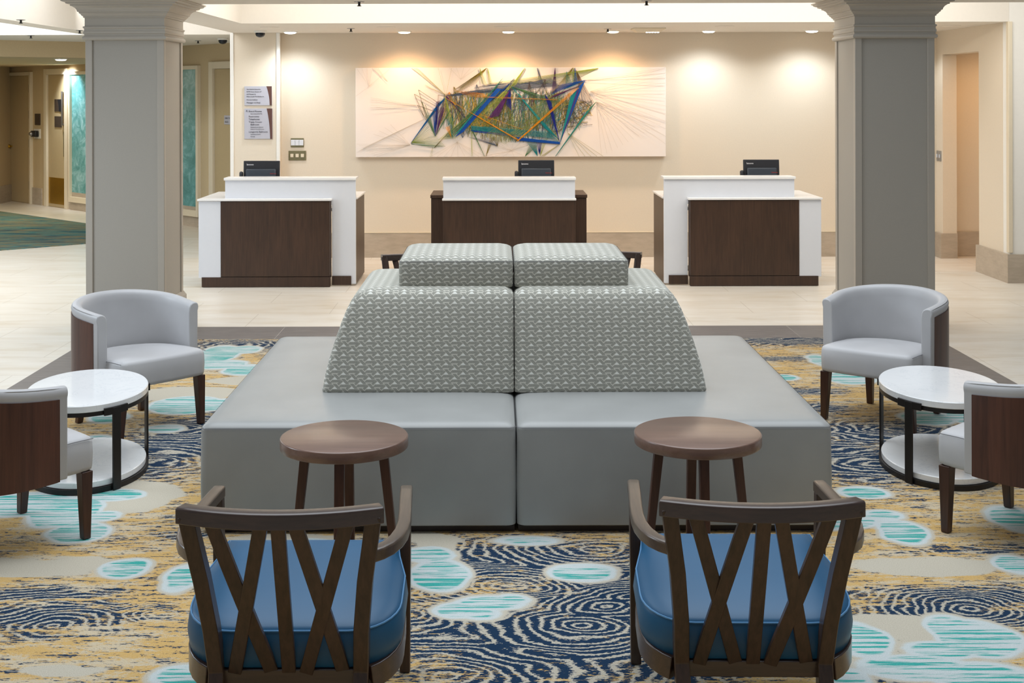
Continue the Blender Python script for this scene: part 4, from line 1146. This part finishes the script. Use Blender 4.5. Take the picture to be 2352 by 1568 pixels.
# ceiling fittings
def downlight(u, y, z, warm, label, group, r=0.065):
    x = (u-U0)*y/F
    t = thing('downlight', label, 'light', (x, y, z), 0, group)
    bm = bmesh.new(); add_lathe(bm, [(r*1.28,-0.0005),(r*1.28,-0.006),(r*1.1,-0.010),(r*1.02,-0.010)], n=32); obj('trim_ring', bm, 'white', t, smooth=True)
    bm = bmesh.new(); add_lathe(bm, [(r,-0.010),(r*0.97,-0.018),(r*0.7,-0.024),(r*0.3,-0.026)], n=32); obj('lens', bm, 'lampwarm' if warm else 'lampwhite', t, smooth=True)
    return t, x
def spot(x, y, z, energy, col, size, blend, tgt, name='downlight_beam', rad=0.05):
    l = bpy.data.lights.new(name, 'SPOT'); l.energy = energy; l.color = col; l.spot_size = math.radians(size); l.spot_blend = blend; l.shadow_soft_size = rad
    o = bpy.data.objects.new(name, l); COL.objects.link(o); o.location = (x, y, z)
    d = Vector(tgt)-Vector((x, y, z)); o.rotation_euler = d.to_track_quat('-Z', 'Y').to_euler()
    return o
WARM, COOL = (1.0,0.60,0.32), (0.86,0.93,1.0)
YL = 14.72
DL = [(667,False,'cool downlight in the soffit nearest the sign pier'), (929,True,'warm downlight in the soffit, left of the three over the artwork'), (1168,True,'warm downlight in the soffit, middle of the three over the artwork'),
      (1408,True,'warm downlight in the soffit, right of the three over the artwork'), (1628,False,'cool downlight in the soffit just right of the artwork'), (1865,False,'cool downlight in the soffit nearest the right column')]
for u, warm, lab in DL:
    t, x = downlight(u, YL, ZC, warm, lab, 'soffit downlights along the back wall')
    spot(x, YL, ZC-0.06, 42 if warm else 40, WARM if warm else COOL, 150, 1.0, (x, YL+0.05, 0), 'downlight_beam')
t, x = downlight(140, 17.9, 2.385, False, 'bright downlight in the lobby ceiling over the door with the kick plate', None, 0.07)
pd = DP+DD*dt(165); spot(pd.x-0.25, pd.y-0.25, 2.36, 80, COOL, 100, 0.6, (pd.x+0.02, pd.y-0.0, 1.9), 'lobby_beam')
# the unseen downlight by the right wall
spot(4.72, 14.85, ZC-0.04, 16, COOL, 115, 0.8, (4.85, 14.9, 0), 'alcove_beam')
spot(6.5, 13.7, 2.5, 80, (1.0,0.56,0.24), 95, 0.7, (5.75, 15.1, 0.9), 'passage_beam')

def sprinkler(u, v, z, label):
    u2, v2 = unroll(u, v)
    y = (CH-z)*F/(v2-V0); x = (u2-U0)*y/F
    t = thing('sprinkler', label, 'sprinkler', (x, y, z), 0, 'ceiling sprinklers')
    bm = bmesh.new(); add_lathe(bm, [(0.042,-0.0005),(0.042,-0.004),(0.030,-0.007)], n=24); obj('escutcheon', bm, 'chrome', t, smooth=True)
    bm = bmesh.new(); add_lathe(bm, [(0.010,-0.007),(0.010,-0.030),(0.018,-0.032),(0.018,-0.036),(0.006,-0.038)], n=16); obj('head', bm, 'blackmetal', t, smooth=True)
sprinkler(825, 4, 2.645, 'small sprinkler under the ceiling beam, left of centre at the top edge')
sprinkler(1485, 2, 2.645, 'small sprinkler under the ceiling beam, right of centre at the top edge')
sprinkler(806, 65, ZC, 'small sprinkler in the soffit between the first two downlights')
sprinkler(1396, 66, ZC, 'small sprinkler in the soffit beside the rightmost warm downlight')
sprinkler(48, 45, ZC, 'small sprinkler under the rib ceiling at far left, nearest the picture edge')
sprinkler(183, 69, ZC, 'small sprinkler under the rib ceiling beside the left column capital')
sprinkler(71, 81, ZC, 'small sprinkler in the hall ceiling above the brown bulkhead at far left')
sprinkler(455, 93, ZC, 'small sprinkler in the hall ceiling right of the left column')
def dome_cam(u, y, z, label):
    x = (u-U0)*y/F
    t = thing('dome_camera', label, 'camera', (x, y, z), 0, 'ceiling dome cameras')
    bm = bmesh.new(); add_lathe(bm, [(0.068,-0.0005),(0.068,-0.012),(0.060,-0.022),(0.052,-0.024)], n=32); obj('housing', bm, 'white', t, smooth=True)
    bm = bmesh.new(); add_lathe(bm, [(0.054,-0.024),(0.054,-0.040)]+[(0.052*math.cos(a*PI/16), -0.04-0.036*math.sin(a*PI/16)) for a in range(1, 8)], n=32); obj('dome', bm, 'dome', t, smooth=True)
dome_cam(598, 14.5, ZC, 'black dome camera on the soffit in front of the sign pier')
dome_cam(512, 16.4, ZC, 'black dome camera on the hall ceiling left of the sign pier')
def ceil_disc(u, y, label):
    x = (u-U0)*y/F
    t = thing('ceiling_speaker', label, 'speaker', (x, y, ZC), 0, 'flush ceiling speakers')
    bm = bmesh.new(); add_lathe(bm, [(0.10,-0.0005),(0.10,-0.004),(0.09,-0.008),(0.02,-0.008)], n=32); obj('grille', bm, 'ceil', t, smooth=True)
for u, lab in ((620,'flush round ceiling speaker near the sign pier'), (887,'flush round ceiling speaker left of the artwork middle'), (1157,'flush round ceiling speaker above the artwork middle'), (1665,'flush round ceiling speaker right of the artwork'), (2185,'flush round ceiling speaker right of the right column')):
    ceil_disc(u, 13.75, lab)
# surface fixture beside the rightmost warm downlight
y = 14.2; x = (1489-U0)*y/F
t = thing('ceiling_fixture', 'long cream ceiling fixture with small lamps, right of the warm downlights', 'light', (x, y, ZC))
bm = bmesh.new(); add_ring_loft(bm, [[(sx*0.175, sy*0.16, -0.0005) for sx, sy in ((-1,-1),(1,-1),(1,1),(-1,1))], [(sx*0.175, sy*0.16, -0.012) for sx, sy in ((-1,-1),(1,-1),(1,1),(-1,1))], [(sx*0.125, sy*0.10, -0.042) for sx, sy in ((-1,-1),(1,-1),(1,1),(-1,1))]])
obj('housing', bm, 'trimcream', t, bevel=0.002)
for k in range(5):
    bm = bmesh.new(); add_lathe(bm, [(0.012,-0.042),(0.012,-0.048),(0.006,-0.050)], cx=-0.02+k*0.03, cy=-0.06, n=12); obj('lamp', bm, 'lampwhite', t, smooth=True)

# ================================================================== LIGHT
w = bpy.data.worlds.new('World'); scn.world = w; w.use_nodes = True
bg = w.node_tree.nodes['Background']; bg.inputs[0].default_value = (0.86,0.93,1.0,1); bg.inputs[1].default_value = 0.21
def area(name, loc, tgt, sx, sy, energy, col, spread=180):
    l = bpy.data.lights.new(name, 'AREA'); l.shape = 'RECTANGLE'; l.size = sx; l.size_y = sy; l.energy = energy; l.color = col
    o = bpy.data.objects.new(name, l); COL.objects.link(o); o.location = loc
    d = Vector(tgt)-Vector(loc); o.rotation_euler = d.to_track_quat('-Z', 'Y').to_euler()
    l.spread = math.radians(spread)
    return o
area('cove_strip', (2.6, 10.95, 2.95), (2.6, 13.0, 2.85), 10.5, 0.12, 50, (1.0,0.97,0.92))
area('tray_panel', (1.2, 11.9, 3.18), (1.2, 11.9, 0), 7.0, 1.6, 78, (1.0,0.97,0.93))
area('hall_panel', (-6.5, 13.0, 3.28), (-6.5, 13.0, 0), 3.0, 4.0, 105, (0.76,0.88,1.0))
area('hall_panel_inner', (-3.8, 13.0, 3.28), (-3.8, 13.2, 0), 1.2, 4.0, 50, (0.95,0.97,1.0))
area('hall_cove', (-6.2, 14.2, 3.0), (-6.2, 15.4, 2.95), 6.0, 0.12, 40, (0.97,0.98,1.0))
area('added_overhead_fill', (0.1, 6.5, 4.6), (0.1, 6.3, 0), 6.0, 6.4, 175, (0.88,0.94,1.0), 110)  # added overhead source to brighten banquette tops and foreground, no roof window known
area('soffit_wash', (1.2, 13.3, 2.58), (1.2, 14.6, 0), 7.0, 0.2, 10, (1.0,0.88,0.70))
area('atrium_light', (-7.0, 6.7, 3.3), (-3.2, 10.0, 1.2), 3.0, 2.4, 185, (0.80,0.90,1.0))
area('lobby_panel', (-7.5, 19.5, 2.37), (-7.5, 19.5, 0), 1.2, 1.2, 45, (1.0,0.88,0.7))

# ================================================================== CAMERA
cam = bpy.data.cameras.new('camera'); co = bpy.data.objects.new('camera', cam); COL.objects.link(co)
cam.sensor_fit = 'HORIZONTAL'; cam.sensor_width = 36.0; cam.lens = F/2352*36.0
cam.shift_x = (2352/2-U0)/2352; cam.shift_y = -(1568/2-V0)/2352
cam.clip_start = 0.05; cam.clip_end = 100
co.location = (0,0,CH)
co.rotation_euler = (PI/2, 0, 0)
co.matrix_world = Matrix.Translation((0,0,CH)) @ Matrix.Rotation(PI/2, 4, 'X') @ Matrix.Rotation(-ROLL, 4, 'Z')
scn.camera = co
vs = scn.view_settings
vs.view_transform = 'Standard'; vs.look = 'None'; vs.exposure = 0.0; vs.gamma = 1.0; vs.use_curve_mapping = False
